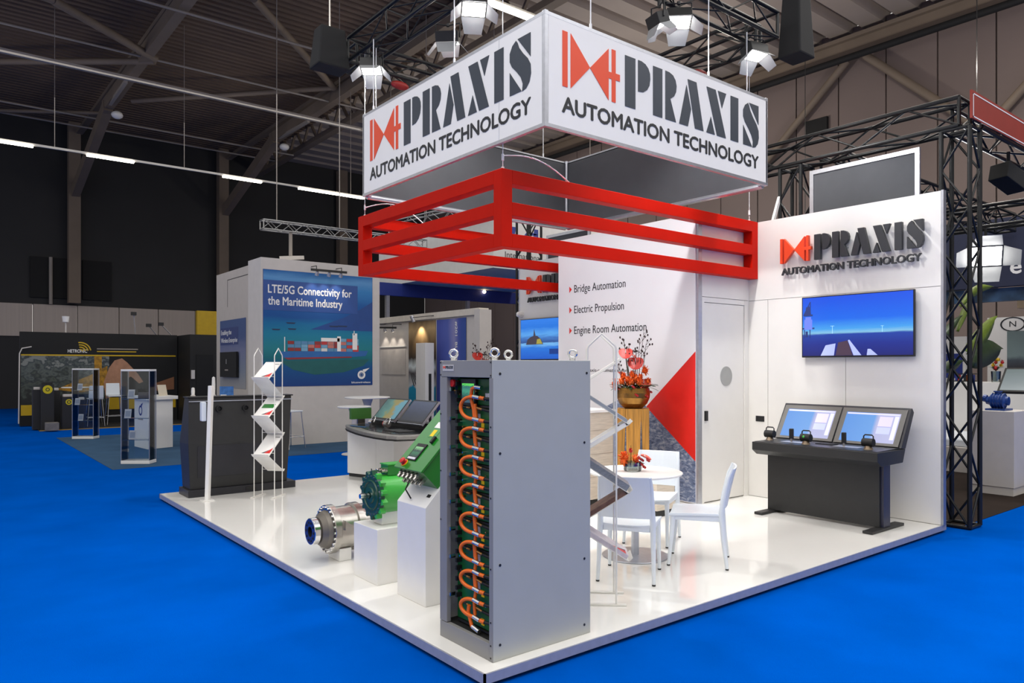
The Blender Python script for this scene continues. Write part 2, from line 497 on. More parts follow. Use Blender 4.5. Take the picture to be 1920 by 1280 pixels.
# girder between the two roofs
g = thing('roof_girder', 'dark lattice girder where the ribbed roof meets the deep roof trays', 'girder', (10.4, 20, 11.2))
off = (10.4, 20, 11.2)
for z in (11.25, 12.25):
    b = MB(off); b.box(10.25, 10.55, 2, 33, z - .1, z + .1); b.build('chord', M_steel, g)
b = MB(off)
yy = 2.0
while yy < 32.5:
    b.bar((10.4, yy, 11.3), (10.4, yy + .75, 12.2), .09); b.bar((10.4, yy + .75, 12.2), (10.4, yy + 1.5, 11.3), .09); yy += 1.5
b.build('lattice', M_steel, g)
# lit row of tubes
lr = thing('light_row', 'suspended track of glowing white tubes along the dark hall wall', 'light row', (0, 20, 7.6))
off = (0, 20, 7.6)
b = MB(off); b.box(-8, 10.2, 19.97, 20.03, 7.60, 7.66); b.build('track', M_tube_off, lr)
for x0, x1 in ((-4.3, -3.1), (-1.9, -.19), (1.06, 2.24), (4.72, 5.91), (7.14, 8.3), (8.32, 9.5)):
    b = MB(off); b.box(x0, x1, 19.94, 20.06, 7.56, 7.61); b.build('tube', M_strip, lr)
for x in (-2, .3, 3.6, 6.4, 9.0):
    b = MB(off); b.cyl((x, 20, 7.66), (x, 20, 11.9), .008, n=6); b.build('suspension_wire', M_steel2, lr)
l2 = thing('light_row', 'short glowing tube track behind the top of the hanging sign', 'light row', (7, 9, 9.3))
off = (7, 9, 9.3)
b = MB(off); b.box(6.6, 9.2, 9.0, 9.08, 9.35, 9.42); b.build('track', M_tube_off, l2)
b = MB(off); b.box(6.6, 9.0, 8.97, 9.11, 9.28, 9.35); b.build('tube', M_strip, l2)
# ------------------------------------------------------------------ stand platform and walls
XW = 5.925
YE = 7.15
pf = thing('stand_platform', 'low glossy white platform with aluminium edge under the stand', 'platform', (0, 0, 0))
b = MB(); b.box(.02, XW + .12, .02, YE - .02, .012, .055); b.build('base', M_blackm, pf)
b = MB(); b.box(.012, XW + .1, .012, YE - .012, .045, PT - .0005); b.build('deck', M_deck, pf, bevel=.004)
for n_, (x0, x1, y0, y1) in (('a', (0, .012, 0, YE)), ('b', (0, XW + .1, 0, .012)), ('c', (0, XW + .1, YE - .012, YE))):
    b = MB(); b.box(x0, x1, y0, y1, .025, PT); b.build('edge_trim', M_alu_d, pf)

wb = structure('wall_back')
b = MB(); b.box(XW + .02, XW + .06, 0.0, 7.0, PT + .001, PT + 3.5); b.build('wall_core', M_alu, wb)
yy = [.012, 1.03, 2.03, 2.31, 4.75, 5.76, 6.99]
for a, c in zip(yy, yy[1:]):
    b = MB(); b.box(XW, XW + .045, a + .003, c - .003, PT + .004, PT + 2.497); b.build('panel', M_panel, wb)
for a, c in ((.012, 2.31), (2.31, 4.75), (4.75, 6.99)):
    b = MB(); b.box(XW, XW + .045, a + .003, c - .003, PT + 2.503, PT + 3.495); b.build('panel', M_panel, wb)
for y in (0.0, 7.0):
    b = MB(); b.box(XW - .004, XW + .064, y - .012, y + .012, PT, PT + 3.502); b.build('end_profile', M_alu, wb)

# storage cabin in the middle: banner side (X = 4.87) and door side (Y = 2.30)
XB, YD, YB = 4.869, 2.298, 4.78
wc = structure('wall_cabin')
b = MB(); b.box(XB + .012, XB + .05, YD + .05, YB, PT, PT + 3.5); b.box(XB + .05, XW - .01, YB - .05, YB, PT, PT + 3.5); b.box(XB + .05, XW - .002, YD + .05, YD + .09, PT, PT + 3.49)
b.build('wall_core', M_panel, wc)
b = MB(); b.box(XB, XB + .07, YD - .004, YD + .05, PT, PT + 3.5); b.build('corner_profile', M_alu, wc)
b = MB(); b.box(XW - .10, XW - .03, YD, YD + .05, PT, PT + 2.5); b.box(XB + .07, XB + .125, YD + .004, YD + .05, PT, PT + 2.5); b.box(XB + .125, XW - .10, YD + .004, YD + .05, PT + 2.44, PT + 2.5); b.build('door_frame', M_panel, wc)
b = MB(); b.box(XB + .07, XW - .004, YD + .004, YD + .05, PT + 2.506, PT + 3.49); b.build('panel', M_panel, wc)
b = MB(); b.box(XW - .024, XW - .002, YD + .006, YD + .05, PT, PT + 3.49); b.build('corner_post', M_panel, wc)
d = structure('door_1', 'white stand door with a round grey disc')
off = (5.0, YD, PT)
b = MB(); b.box(XB + .132, XW - .107, YD + .012, YD + .045, PT + .015, PT + 2.434); b.build('door_leaf', M_panel, d)
fd = Frame((0, YD + .012, 0), (1, 0, 0))
fd.disc(5.444, 1.618, .122, 0, .004, 32).build('round_disc', mat('disc_grey', (160, 160, 156), rough=.5), d)
b = MB(); b.box(5.0, 5.045, YD - .015, YD + .012, PT + 1.0, PT + 1.12); b.build('door_lock', M_black, d)
b = MB(); b.box(XW - .006, XW - .0005, 2.08, 2.2, PT + .96, PT + 1.03); b.build('wall_socket', M_black, wb)

# banner print on the cabin
fb = Frame((XB, 4.779, 0), (0, -1, 0))     # a runs towards the viewer's right, b is height
BW = 4.779 - YD
bn = thing('printed_banner', 'tall white printed banner with bullet list, red triangle and sea picture', 'banner', (XB, 3.54, PT))
bo = (XB, 3.54, PT)
fb.rect(.0, PT + .01, BW - .03, PT + 3.49, 0.001, .008, off=bo).build('fabric_sheet', mat('banner_fabric', (226, 225, 228), rough=.7, var=.02, scale=1.5), bn)
T = .0095
for z, s, w in ((2.795, 'Bridge Automation', .985), (2.50, 'Electric Propulsion', .955), (2.205, 'Engine Room Automation', 1.345)):
    fb.poly([(.235, z), (.285, z + .045), (.235, z + .09)], T, .002, off=bo).build('bullet', M_tred, bn)
    text(fb, s, .335, z - .005, .115, M_print, bn, width=w, c=T, off=bo)
text(fb, 'www.praxis-automation.com', .36, 1.665, .05, M_print, bn, width=1.02, c=T, off=bo)
xt = BW - .031
fb.poly([(xt, 1.92), (xt, .60), (1.68, 1.223)], T + .0015, .002, off=bo).build('red_triangle', M_tred, bn)
m_sea = bpy.data.materials.new('sea_print'); m_sea.use_nodes = True
nt = m_sea.node_tree; bs = nt.nodes['Principled BSDF']
tc = nt.nodes.new('ShaderNodeTexCoord'); mp = nt.nodes.new('ShaderNodeMapping'); mp.inputs['Scale'].default_value = (1, 6, 14)
wv = nt.nodes.new('ShaderNodeTexNoise'); wv.inputs['Scale'].default_value = 2.2; wv.inputs['Detail'].default_value = 9; wv.inputs['Roughness'].default_value = .65; wv.inputs['Distortion'].default_value = .8
rp = nt.nodes.new('ShaderNodeValToRGB')
for e, (p, c) in zip([rp.color_ramp.elements[0], rp.color_ramp.elements[1], rp.color_ramp.elements.new(.5)], ((.3, (50, 62, 92)), (.75, (196, 202, 216)), (.5, (104, 118, 148)))):
    e.position = p; e.color = rgb(*c)
nt.links.new(tc.outputs['Object'], mp.inputs[0]); nt.links.new(mp.outputs[0], wv.inputs[0]); nt.links.new(wv.outputs['Fac'], rp.inputs[0]); nt.links.new(rp.outputs[0], bs.inputs['Base Color'])
bs.inputs['Roughness'].default_value = .6
fb.poly([(1.68, 1.223), (1.4, 1.38), (.3, .92), (0.01, .85), (.01, PT + .02), (xt, PT + .02), (xt, .60)], T, .001, off=bo).build('sea_picture', m_sea, bn)

# ------------------------------------------------------------------ logo
LOGO = {
    'bar': [(0.0, 0.163), (0.0205, 0.163), (0.0205, 0.0), (0.0, 0.0)],
    'tri': [(0.0327, 0.163), (0.1124, 0.0812), (0.0327, 0.0)],
    'tri2': [(0.1124, 0.0812), (0.1924, 0.161), (0.1924, 0.09), (0.206, 0.09), (0.206, 0.163), (0.2235, 0.163), (0.2235, 0.0915), (0.2427, 0.0915), (0.2427, 0.0705), (0.2235, 0.0705), (0.2235, 0.0), (0.206, 0.0), (0.206, 0.0700), (0.1924, 0.0700), (0.1924, 0.001)],
    'P1': [(0.266, 0.161), (0.314, 0.161), (0.314, 0.0), (0.266, 0.0)],
    'P2': [(0.3268, 0.161), (0.343, 0.161), (0.3619, 0.156), (0.3758, 0.1455), (0.3839, 0.130), (0.3852, 0.1128), (0.3812, 0.0912), (0.37, 0.0745), (0.3518, 0.0631), (0.3268, 0.0600)],
    'R1': [(0.399, 0.161), (0.445, 0.161), (0.445, 0.0), (0.399, 0.0)],
    'R2': [(0.4605, 0.161), (0.4814, 0.160), (0.5, 0.154), (0.5125, 0.1405), (0.5182, 0.1215), (0.5152, 0.1016), (0.5051, 0.0851), (0.4858, 0.0726), (0.5152, 0.0), (0.4605, 0.0)],
    'A1': [(0.5709, 0.1398), (0.5952, 0.0611), (0.5783, 0.0), (0.5317, 0.0)],
    'A2': [(0.577, 0.161), (0.6246, 0.161), (0.6641, 0.0), (0.6168, 0.0)],
    'X1': [(0.6816, 0.161), (0.733, 0.161), (0.7937, 0.0), (0.7411, 0.0)],
    'X2': [(0.7468, 0.161), (0.7954, 0.161), (0.7701, 0.103)],
    'X3': [(0.7059, 0.0600), (0.7286, 0.0), (0.6799, 0.0)],
    'I': [(0.822, 0.161), (0.869, 0.161), (0.869, 0.0), (0.822, 0.0)],
    'S1': [(0.9375, 0.161), (0.998, 0.161), (0.998, 0.0901)],
    'S2': [(0.9301, 0.159), (0.9122, 0.1482), (0.8997, 0.1286), (0.8997, 0.1036), (0.9105, 0.0851), (0.9321, 0.0648), (0.9521, 0.0425), (0.9619, 0.0206), (0.9591, -0.002), (0.9777, 0.0023), (0.9926, 0.0169), (1.0, 0.0412), (0.998, 0.0675), (0.9851, 0.0888), (0.9629, 0.1107), (0.9446, 0.1334), (0.9375, 0.1499)],
    'S3': [(0.8997, 0.0712), (0.9564, 0.0), (0.8997, 0.0)],
}
def logo(fr, a, b, w, parent, off, c=.0015, depth=.003, red=M_lred, dark=M_lgrey, ys=1.0, bevel=0):
    """red bow-tie mark and the six stencil letters, each letter its own part"""
    def P(k, mb): return fr.poly([(a + x * w, b + y * w * ys) for x, y in LOGO[k]], c, depth, mb)
    mb = MB(off)
    for k in ('bar', 'tri', 'tri2'): P(k, mb)
    mb.build('red_mark', red, parent, bevel=bevel)
    for ks in (('P1', 'P2'), ('R1', 'R2'), ('A1', 'A2'), ('X1', 'X2', 'X3'), ('I',), ('S1', 'S2', 'S3')):
        mb = MB(off)
        for k in ks: P(k, mb)
        mb.build('letter', dark, parent, bevel=bevel)

# ------------------------------------------------------------------ hanging sign box
HX, HY, HS, HZ0, HZ1 = 1.74, 1.5, 3.34, 3.782, 4.762
hs = thing('hanging_sign', 'square white hanging sign box with red and slate lettering', 'sign', (HX + HS / 2, HY + HS / 2, HZ0))
ho = (HX + HS / 2, HY + HS / 2, HZ0)
x0, x1, y0, y1 = HX, HX + HS, HY, HY + HS
faces = (('front', (x0 + .04, x1 - .02, y0, y0 + .008)), ('left', (x0, x0 + .008, y0 + .04, y1 - .02)), ('rear', (x0 + .03, x1 - .03, y1 - .008, y1)), ('right', (x1 - .008, x1, y0 + .03, y1 - .03)))
for n_, (a0, a1, c0, c1) in faces:
    b = MB(ho); b.box(a0, a1, c0, c1, HZ0 + .02, HZ1 - .01); b.build('fabric_face', M_fab, hs)
t = .03
for a0, a1, c0, c1 in ((x0 + .04, x1 - .04, y0 + t, y0 + t + .006), (x0 + t, x0 + t + .006, y0 + .04, y1 - .04), (x0 + .04, x1 - .04, y1 - t - .006, y1 - t), (x1 - t - .006, x1 - t, y0 + .04, y1 - .04)):
    b = MB(ho); b.box(a0, a1, c0, c1, HZ0 + .03, HZ1 - .02); b.build('inner_lining', M_greyfab, hs)
for z in (HZ0, HZ1 - .03):
    for p, q in (((x0, y0), (x1, y0)), ((x1, y0), (x1, y1)), ((x0, y1), (x1, y1)), ((x0, y0), (x0, y1))):
        b = MB(ho)
        if p[1] == q[1]:
            yy0 = p[1] if p[1] == y0 else p[1] - .035
            b.box(x0, x1, yy0 - .001, yy0 + .036, z, z + .03)
        else:
            xx0 = p[0] if p[0] == x0 else p[0] - .035
            b.box(xx0 - .001, xx0 + .036, y0, y1, z, z + .03)
        b.build('frame_rail', M_alu, hs)
for cx, cy in ((x0, y0), (x1, y0), (x0, y1), (x1, y1)):
    b = MB(ho); sx = 1 if cx == x0 else -1; sy = 1 if cy == y0 else -1
    b.box(min(cx, cx + sx * .04), max(cx, cx + sx * .04), min(cy, cy + sy * .04), max(cy, cy + sy * .04), HZ0 - .002, HZ1 + .01)
    b.build('corner_post', M_alu, hs, bevel=.004)
# tubes across the open underside
for p, q in (((x0 + .05, y1 - .02, HZ0 - .0), (x1 - .05, y1 - .02, HZ0 - .0)), ((x1 - .02, y0 + .05, HZ0), (x1 - .02, y1 - .05, HZ0)),):
    b = MB(ho); b.cyl(p, q, .028, n=10); b.build('frame_tube', M_alu, hs)
for cx, cy in ((x0 + .06, y1 - .06), (x1 - .06, y1 - .06), (x1 - .06, y0 + .06)):
    b = MB(ho); b.cyl((cx, cy, HZ0), (cx, cy, HZ1), .025, n=10); b.build('frame_tube', M_alu, hs)
f1 = Frame((HX, HY, 0), (1, 0, 0)); f2 = Frame((HX, HY + HS, 0), (0, -1, 0))
for fr in (f1, f2):
    logo(fr, .197, 4.164, 2.962, hs, ho, ys=.995)
    text(fr, 'AUTOMATION TECHNOLOGY', .197, 3.942, .142, M_print, hs, width=2.955, c=.0015, bold=.026, off=ho)
f2.rect(2.70, HZ0 + .03, 2.704, HZ1 - .03, .001, .001, off=ho).build('seam', mat('seam_grey', (190, 192, 198), rough=.8), hs)
for (cx, cy, top) in ((2.3, 1.52, 5.6), (4.02, 1.52, 5.6), (5.05, 1.75, 5.6), (1.76, 2.9, 5.6), (1.76, 4.6, 5.6), (1.9, 4.8, 5.6), (4.6, 4.82, 5.6)):
    b = MB(ho); b.cyl((cx, cy, HZ1 - .02), (cx, cy, top), .006, n=6); b.cyl((cx, cy, HZ1 - .03), (cx, cy, HZ1 + .05), .012, n=6); b.build('suspension_wire', M_wire, hs)

# ------------------------------------------------------------------ red hanging frame
RX0, RX1, RY0, RY1 = 1.792, 5.918, 2.168, 5.06
RZ1 = 3.575; RZ0 = 2.85
rf = thing('hanging_ring', 'red lacquered ring of three rails hanging under the sign', 'ring', ((RX0 + RX1) / 2, (RY0 + RY1) / 2, RZ0))
ro = ((RX0 + RX1) / 2, (RY0 + RY1) / 2, RZ0)
w = .125
rails = ((RZ1 - .13, RZ1), (RZ0 + .30, RZ0 + .425), (RZ0, RZ0 + .13))
for z0, z1 in rails:
    for a0, a1, c0, c1 in ((RX0 + w, RX1 - w, RY0, RY0 + w), (RX0, RX0 + w, RY0 + w, RY1 - w), (RX0 + w, 4.86, RY1 - w, RY1)):
        b = MB(ro); b.box(a0, a1, c0, c1, z0, z1); b.build('rail', M_red, rf, bevel=.003)
    b = MB(ro); b.box(4.86, RX1 - w, RY1 - w, RY1, z0, z1); b.build('rail', M_red, rf, bevel=.003)
for px_, py_ in ((RX0, RY0), (RX1 - w, RY0), (RX0, RY1 - w), (RX1 - w, RY1 - w)):
    b = MB(ro); b.box(px_, px_ + w, py_, py_ + w, RZ0, RZ1); b.build('corner_post', M_red, rf, bevel=.003)
for (cx, cy), lb in zip(((RX0 + .06, RY0 + .06), (RX0 + .06, RY1 - .06), (RX1 - .1, RY0 + .06)), ('white steel wire holding the near corner of the red frame', 'white steel wire holding the red frame beside the blue ship poster', 'white steel wire holding the red frame beside the raised wall sign')):
    o_ = (cx, cy, RZ1)
    wt = thing('suspension_wire', lb, 'wire', o_, group='wires of the red frame')
    b = MB(o_); b.cyl((cx, cy, RZ1 + .03), (cx, cy, 5.6), .004, n=6); b.build('cable', M_wire, wt)
    b = MB(o_); b.cyl((cx, cy, RZ1 + .001), (cx, cy, RZ1 + .03), .014, n=8); b.cyl((cx, cy, RZ1 + .09), (cx, cy, RZ1 + .15), .012, n=8); b.build('gripper', M_wire, wt)
def arc(p, q, h, n=12, side=(0, 0, 0)):
    p, q, side = Vector(p), Vector(q), Vector(side)
    return [p.lerp(q, i / n) + Vector((0, 0, 1)) * h * math.sin(math.pi * i / n) + side * math.sin(math.pi * i / n) for i in range(n + 1)]
b = MB(ro); b.tube(arc((RX0 + .07, RY1 - .07, RZ1 + .12), (RX0 + .5, RY1 - .9, RZ1 - .25), .16), .007, 6); b.build('cable_tail', M_wire, rf)
b = MB(ro); b.tube(arc((RX0 + .07, RY0 + .07, RZ1 + .14), (RX0 + .95, RY0 + .07, RZ1 + .0), .10), .006, 6); b.build('cable_tail', M_wire, rf)

# ------------------------------------------------------------------ raised wall signs and screens
fw = Frame((XW, 7.0, 0), (0, -1, 0))        # a = 7 - Y
def wall_sign(label, a, z):
    s = thing('raised_sign', label, 'sign', (XW, 7 - a - .82, z))
    o = (XW, 7 - a - .82, z)
    logo(fw, a, z + .14, 1.66, s, o, c=.03, depth=.045, dark=M_ldark, ys=1.12, bevel=.003)
    text(fw, 'AUTOMATION TECHNOLOGY', a + .01, z, .085, M_ldark, s, width=1.62, c=.03, depth=.03, bold=.018, off=o)
    mb = MB(o)
    for k in range(9): mb.cyl(fw.p(a + .1 + k * .18, z + .25, 0), fw.p(a + .1 + k * .18, z + .25, .035), .006, n=6); mb.cyl(fw.p(a + .1 + k * .18, z + .04, 0), fw.p(a + .1 + k * .18, z + .04, .035), .005, n=6)
    mb.build('stand_off_pins', M_alu, s)
wall_sign('raised charcoal and red lettering on the wall above the sea screen', 7 - 1.818, 2.86)
wall_sign('raised charcoal and red lettering partly hidden behind the white banner', 7 - 6.72, 2.86)

def tv(name, label, a0, z0, a1, z1, m_):
    t = thing(name, label, 'television', (XW, 7 - (a0 + a1) / 2, z0))
    o = (XW, 7 - (a0 + a1) / 2, z0)
    fw.rect(a0 + .3, z0 + .15, a1 - .3, z1 - .15, .0, .03, off=o).build('wall_bracket', M_black, t)
    fw.rect(a0, z0, a1, z1, .03, .035, off=o).build('housing', M_black, t, bevel=.004)
    fw.sheet(a0 + .012, z0 + .018, a1 - .012, z1 - .012, .066, off=o).build('screen', m_, t)
    return t, o
m_tv1 = pic_mat('sea_screen', ((0, (4, 20, 120)), (.20, (8, 40, 150)), (.36, (20, 66, 175)), (.385, (140, 205, 240)), (.45, (70, 170, 250)), (.62, (4, 110, 248)), (1, (0, 84, 240))), noise=.05, nscale=(6, 60, 1), emit=.82)
t1, o1 = tv('television', 'wall screen showing a blue sea with a rig and a ship deck', 7 - 1.535, 1.846, 7 - .25, 2.565, m_tv1)
def scr(t, o, c, name, col, polys, e=.8):
    for i, p in enumerate(polys):
        fw.poly(p, c + i * .0001, .001, off=o).build(name, glow('screen_%s' % name, col, e), t)
a = 7 - 1.535; z = 1.846
def rc(x, y, w_, h): return [(a + x, z + y), (a + x + w_, z + y), (a + x + w_, z + y + h), (a + x, z + y + h)]
scr(t1, o1, .067, 'ship_deck', (60, 44, 60), [[(a + .42, z + .02), (a + .62, z + .02), (a + .56, z + .19), (a + .45, z + .17)]])
scr(t1, o1, .0675, 'deck_rail', (150, 160, 205), [[(a + .63, z + .02), (a + .72, z + .02), (a + .58, z + .20), (a + .565, z + .19)], [(a + .24, z + .02), (a + .40, z + .02), (a + .42, z + .16), (a + .30, z + .14)], [(a + .78, z + .02), (a + .9, z + .02), (a + .82, z + .09), (a + .79, z + .09)]])
scr(t1, o1, .068, 'rig_tower', (26, 40, 90), [rc(.012, .335, .15, .018), rc(.03, .23, .012, .10), rc(.10, .23, .012, .10), [(a + .02, z + .50), (a + .035, z + .50), (a + .115, z + .66), (a + .105, z + .66)], [(a + .10, z + .50), (a + .115, z + .50), (a + .115, z + .66), (a + .105, z + .66)], rc(.03, .49, .11, .02), [(a + .04, z + .5), (a + .12, z + .5), (a + .11, z + .6), (a + .06, z + .6)], rc(.05, .24, .03, .07), [(a + .06, z + .5), (a + .1, z + .6), (a + .09, z + .62), (a + .05, z + .5)]])
scr(t1, o1, .0685, 'rig_body', (84, 100, 215), [rc(.035, .33, .10, .12), rc(.05, .44, .07, .04)])
scr(t1, o1, .069, 'turbines', (150, 195, 245), [rc(.38, .275, .005, .09), rc(.95, .275, .004, .07), rc(.36, .36, .045, .004), rc(.935, .34, .034, .003)])
m_tv2 = pic_mat('lake_screen', ((0, (10, 90, 205)), (.28, (30, 120, 225)), (.38, (120, 190, 250)), (.42, (40, 80, 150)), (.52, (60, 120, 200)), (.62, (90, 170, 245)), (.8, (20, 120, 230)), (1, (40, 130, 240))), noise=.16, nscale=(5, 22, 1), emit=.82)
t2, o2 = tv('television', 'wall screen showing a lake island beside the white banner', 7 - 6.89, 1.846, 7 - 5.7, 2.565, m_tv2)
a = 7 - 6.89
scr(t2, o2, .067, 'island', (58, 52, 62), [[(a + .16, z + .27), (a + .62, z + .27), (a + .56, z + .36), (a + .46, z + .42), (a + .42, z + .42), (a + .38, z + .54), (a + .36, z + .42), (a + .28, z + .40), (a + .2, z + .36)]])
scr(t2, o2, .0675, 'island_trees', (150, 140, 60), [[(a + .44, z + .28), (a + .6, z + .28), (a + .54, z + .37), (a + .46, z + .36)]])
scr(t2, o2, .068, 'info_box', (14, 50, 120), [rc(.78, .10, .3, .09)])
cm = thing('dome_camera', 'small white dome camera mounted by the end of the back wall', 'camera', (XW, 6.93, 2.66))
co = (XW, 6.93, 2.66)
b = MB(co); b.cyl((XW, 6.93, 2.66), (XW - .06, 6.93, 2.66), .055, n=16); b.ball((XW - .07, 6.93, 2.66), .05, 12); b.build('housing', M_white, cm)
b = MB(co); b.ball((XW - .085, 6.955, 2.665), .034, 10); b.build('lens', M_rubber, cm)
# ------------------------------------------------------------------ battery cabinet at the corner
CX0, CX1, CY0, CY1, CZ1 = .13, .893, .097, .642, 1.778
cb = thing('battery_cabinet', 'tall grey open-front cabinet full of green modules and orange cables', 'cabinet', (.51, .37, PT))
o_ = (.51, .37, PT)
def P(name, m_, x0, x1, y0, y1, z0, z1, par=None, bevel=0):
    b = MB(o_); b.box(x0, x1, y0, y1, z0, z1); return b.build(name, m_, par or cb, bevel=bevel)
P('side_panel', M_cab, CX0 + .002, CX1, CY0, CY0 + .016, PT, CZ1, bevel=.003)
P('side_panel', M_cab, CX0 + .002, CX1, CY1 - .016, CY1, PT, CZ1, bevel=.003)
P('back_panel', M_cab, CX1 - .016, CX1, CY0 + .017, CY1 - .017, PT, CZ1)
P('top_panel', M_cab, CX0 + .002, CX1 - .017, CY0 + .017, CY1 - .017, CZ1 - .02, CZ1)
P('header_plate', M_cab2, CX0, CX0 + .02, CY0 + .017, CY1 - .001, 1.678, CZ1 - .001, bevel=.002)
P('front_stile', M_cab2, CX0, CX0 + .03, CY1 - .078, CY1 - .001, .182, 1.676, bevel=.002)
P('front_stile', M_cab2, CX0, CX0 + .03, CY0 + .001, CY0 + .036, PT + .001, 1.676, bevel=.002)
P('plinth', M_cab2, CX0 + .001, CX0 + .03, CY0 + .037, CY1 - .001, PT, .178, bevel=.002)
P('interior', M_blackm, CX0 + .14, CX0 + .16, CY0 + .018, CY1 - .018, .1, 1.74)
P('inner_floor', M_blackm, CX0 + .03, CX0 + .14, CY0 + .018, CY1 - .018, .165, .18)
fc = Frame((CX0, CY1, 0), (0, -1, 0))          # a from the left edge of the front
nlab = fc.rect(.035, 1.714, .155, 1.752, .0005, .002, off=o_).build('name_plate', mat('name_plate_grey', (196, 192, 190), rough=.4), cb)
logo(fc, .042, 1.728, .106, nlab, o_, c=.003, depth=.001)
fs_ = Frame((CX0, CY0, 0), (1, 0, 0))
for x, z in ((.05, 1.70), (.05, 1.25), (.05, .62), (.05, .17), (.71, 1.27), (.71, .55), (.71, .14), (.73, 1.70)):
    fs_.disc(x, z, .008, .0005, .002, 10, off=o_).build('screw', M_black, cb)
for a, z in ((.012, 1.765), (.012, 1.69), (.525, 1.765), (.525, 1.69), (.525, 1.4), (.525, 1.0), (.525, .6), (.525, .3), (.525, .17), (.525, .10), (.012, 1.45), (.012, 1.1), (.012, .8)):
    fc.disc(a, z, .005, .0008, .002, 8, off=o_).build('screw', M_black, cb)
# lifting eyes
def ring_pts(c, r, u, v, n=16): return [Vector(c) + Vector(u) * r * math.cos(2 * math.pi * i / n) + Vector(v) * r * math.sin(2 * math.pi * i / n) for i in range(n + 1)]
for x, y in ((.19, .58), (.19, .16), (.62, .58), (.80, .16)):
    b = MB(o_); b.cyl((x, y, CZ1 + .0005), (x, y, CZ1 + .016), .018, n=12); b.tube(ring_pts((x, y, CZ1 + .042), .024, (.62, -.78, 0), (0, 0, 1)), .0085, 8, False); b.build('lifting_eye', M_chrome, cb)
# module rows
zs = [1.563, 1.379, 1.211, 1.045, .877, .708, .537, .371]
ze = [1.432, 1.264, 1.098, .930, .764, .599, .437, .271]
XF = CX0 + .075                                   # face of the modules
m_lab = mat('module_label', (206, 206, 214), rough=.5, var=.25, scale=120)
m_scr = pic_mat('cabinet_display', ((0, (60, 90, 110)), (.3, (30, 70, 70)), (.6, (60, 150, 120)), (.86, (40, 90, 100)), (.9, (90, 210, 90)), (1, (90, 200, 90))), noise=.5, nscale=(10, 14, 1), emit=.9)
ff = Frame((XF, CY1, 0), (0, -1, 0))
rows = [1.67] + [(zs[i] + ze[i - 1]) / 2 + .0 for i in range(1, 8)] + [.185]
rows = [1.672, 1.500, 1.318, 1.152, .986, .820, .652, .486, .190]
for i in range(8):
    z1, z0 = rows[i] - .004, rows[i + 1] + .014
    b = MB(o_); b.box(XF, XF + .06, CY0 + .03, CY1 - .085, z0, z1); mod = b.build('module', M_pcb, cb, bevel=.002)
    b = MB(o_); b.box(XF - .012, XF + .05, CY0 + .02, CY1 - .10, z0 - .014, z0 - .002); b.build('divider', M_black, cb)
    for a_ in (.135, .165, .30, .40, .46, .49):
        b = MB(o_); zc = (z0 + z1) / 2 + random.uniform(-.05, .05); b.cyl(ff.p(a_, zc, 0), ff.p(a_, zc, .02), .006, n=8); b.build('terminal', M_brass if random.random() < .5 else M_chrome, mod)
    if i: ff.rect(.26, ze[i - 1] - .055 + .03, .325, ze[i - 1] + .03, .001, .002, off=o_).build('label', m_lab, mod)
    else: ff.rect(.375, 1.555, .43, 1.585, .001, .002, off=o_).build('label', m_lab, mod)
    ff.rect(.335, ze[i] - .05, .365, ze[i] - .01, .001, .002, off=o_).build('warning_sticker', M_yellow, mod)
    # dark clips at the hinge side
    for dz in (.03, .085, .13):
        b = MB(o_); c_ = ff.p(.125, z1 - dz, .0); b.obox(c_ + V(-.02, 0, 0), (.02, 0, 0), (0, .008, 0), (0, 0, .012)); b.build('clip', M_rubber, cb)
    P('latch', M_chrome, CX0 + .012, CX0 + .05, CY1 - .10, CY1 - .079, (z0 + z1) / 2, (z0 + z1) / 2 + .022)
    # orange loop with its two plugs
    xo = XF - .045
    for zz in (zs[i], ze[i]):
        b = MB(o_); b.cyl((xo, .325, zz + .002), (xo, .262, zz - .004), .0135, n=10); pl = b.build('plug', M_chrome, cb)
        b = MB(o_); b.cyl((xo, .262, zz - .004), (xo + .01, .232, zz - .008), .012, n=10); b.build('plug_boot', M_orange, pl)
        b = MB(o_); b.tube([(xo + .01, .232, zz - .008), (xo + .02, .20, zz - .010), (xo + .045, .165, zz - .012)], .010, 8); b.build('black_lead', M_rubber, pl)
    pts = []
    for k in range(15):
        t = math.pi * k / 14
        pts.append((xo - .02 * math.sin(t), .325 + .105 * math.sin(t) ** .8, zs[i] + (ze[i] - zs[i]) * (1 - math.cos(t)) / 2))
    b = MB(o_); b.tube(pts, .0115, 9); b.build('orange_loop', M_orange, cb)
    zm = (zs[i] + ze[i]) / 2
    b = MB(o_); b.cyl((xo + .02, .345, zm + .004), (xo + .02, .265, zm - .006), .008, n=8); b.build('brass_plug', M_brass, cb)
    b = MB(o_); b.tube([(xo + .02, .265, zm - .006), (xo + .03, .21, zm - .014), (xo + .045, .16, zm - .02)], .009, 6); b.build('black_lead', M_rubber, cb)
    b = MB(o_); b.tube([(xo + .03, .50, zm + .02), (xo + .02, .46, zm + .0), (xo + .02, .42, zm - .002)], .007, 6); b.build('black_lead', M_rubber, cb)
    b = MB(o_); b.cyl((xo + .02, .42, zm - .002), (xo + .02, .385, zm - .004), .0075, n=8); b.build('brass_plug', M_brass, cb)
    if i < 7:
        b = MB(o_); b.tube([(xo + .015, .330, ze[i] + .09), (xo + .018, .322, ze[i]), (xo + .012, .335, zs[i + 1] - .02), (xo + .015, .33, zs[i + 1] - .09)], .0105, 8); b.build('orange_riser', M_orange, cb)
b = MB(o_); b.tube([(XF - .045, .30, 1.622), (XF - .045, .34, 1.61), (XF - .04, .36, 1.56), (XF - .03, .345, 1.49), (XF - .03, .335, 1.43)], .0115, 8); b.build('orange_riser', M_orange, cb)
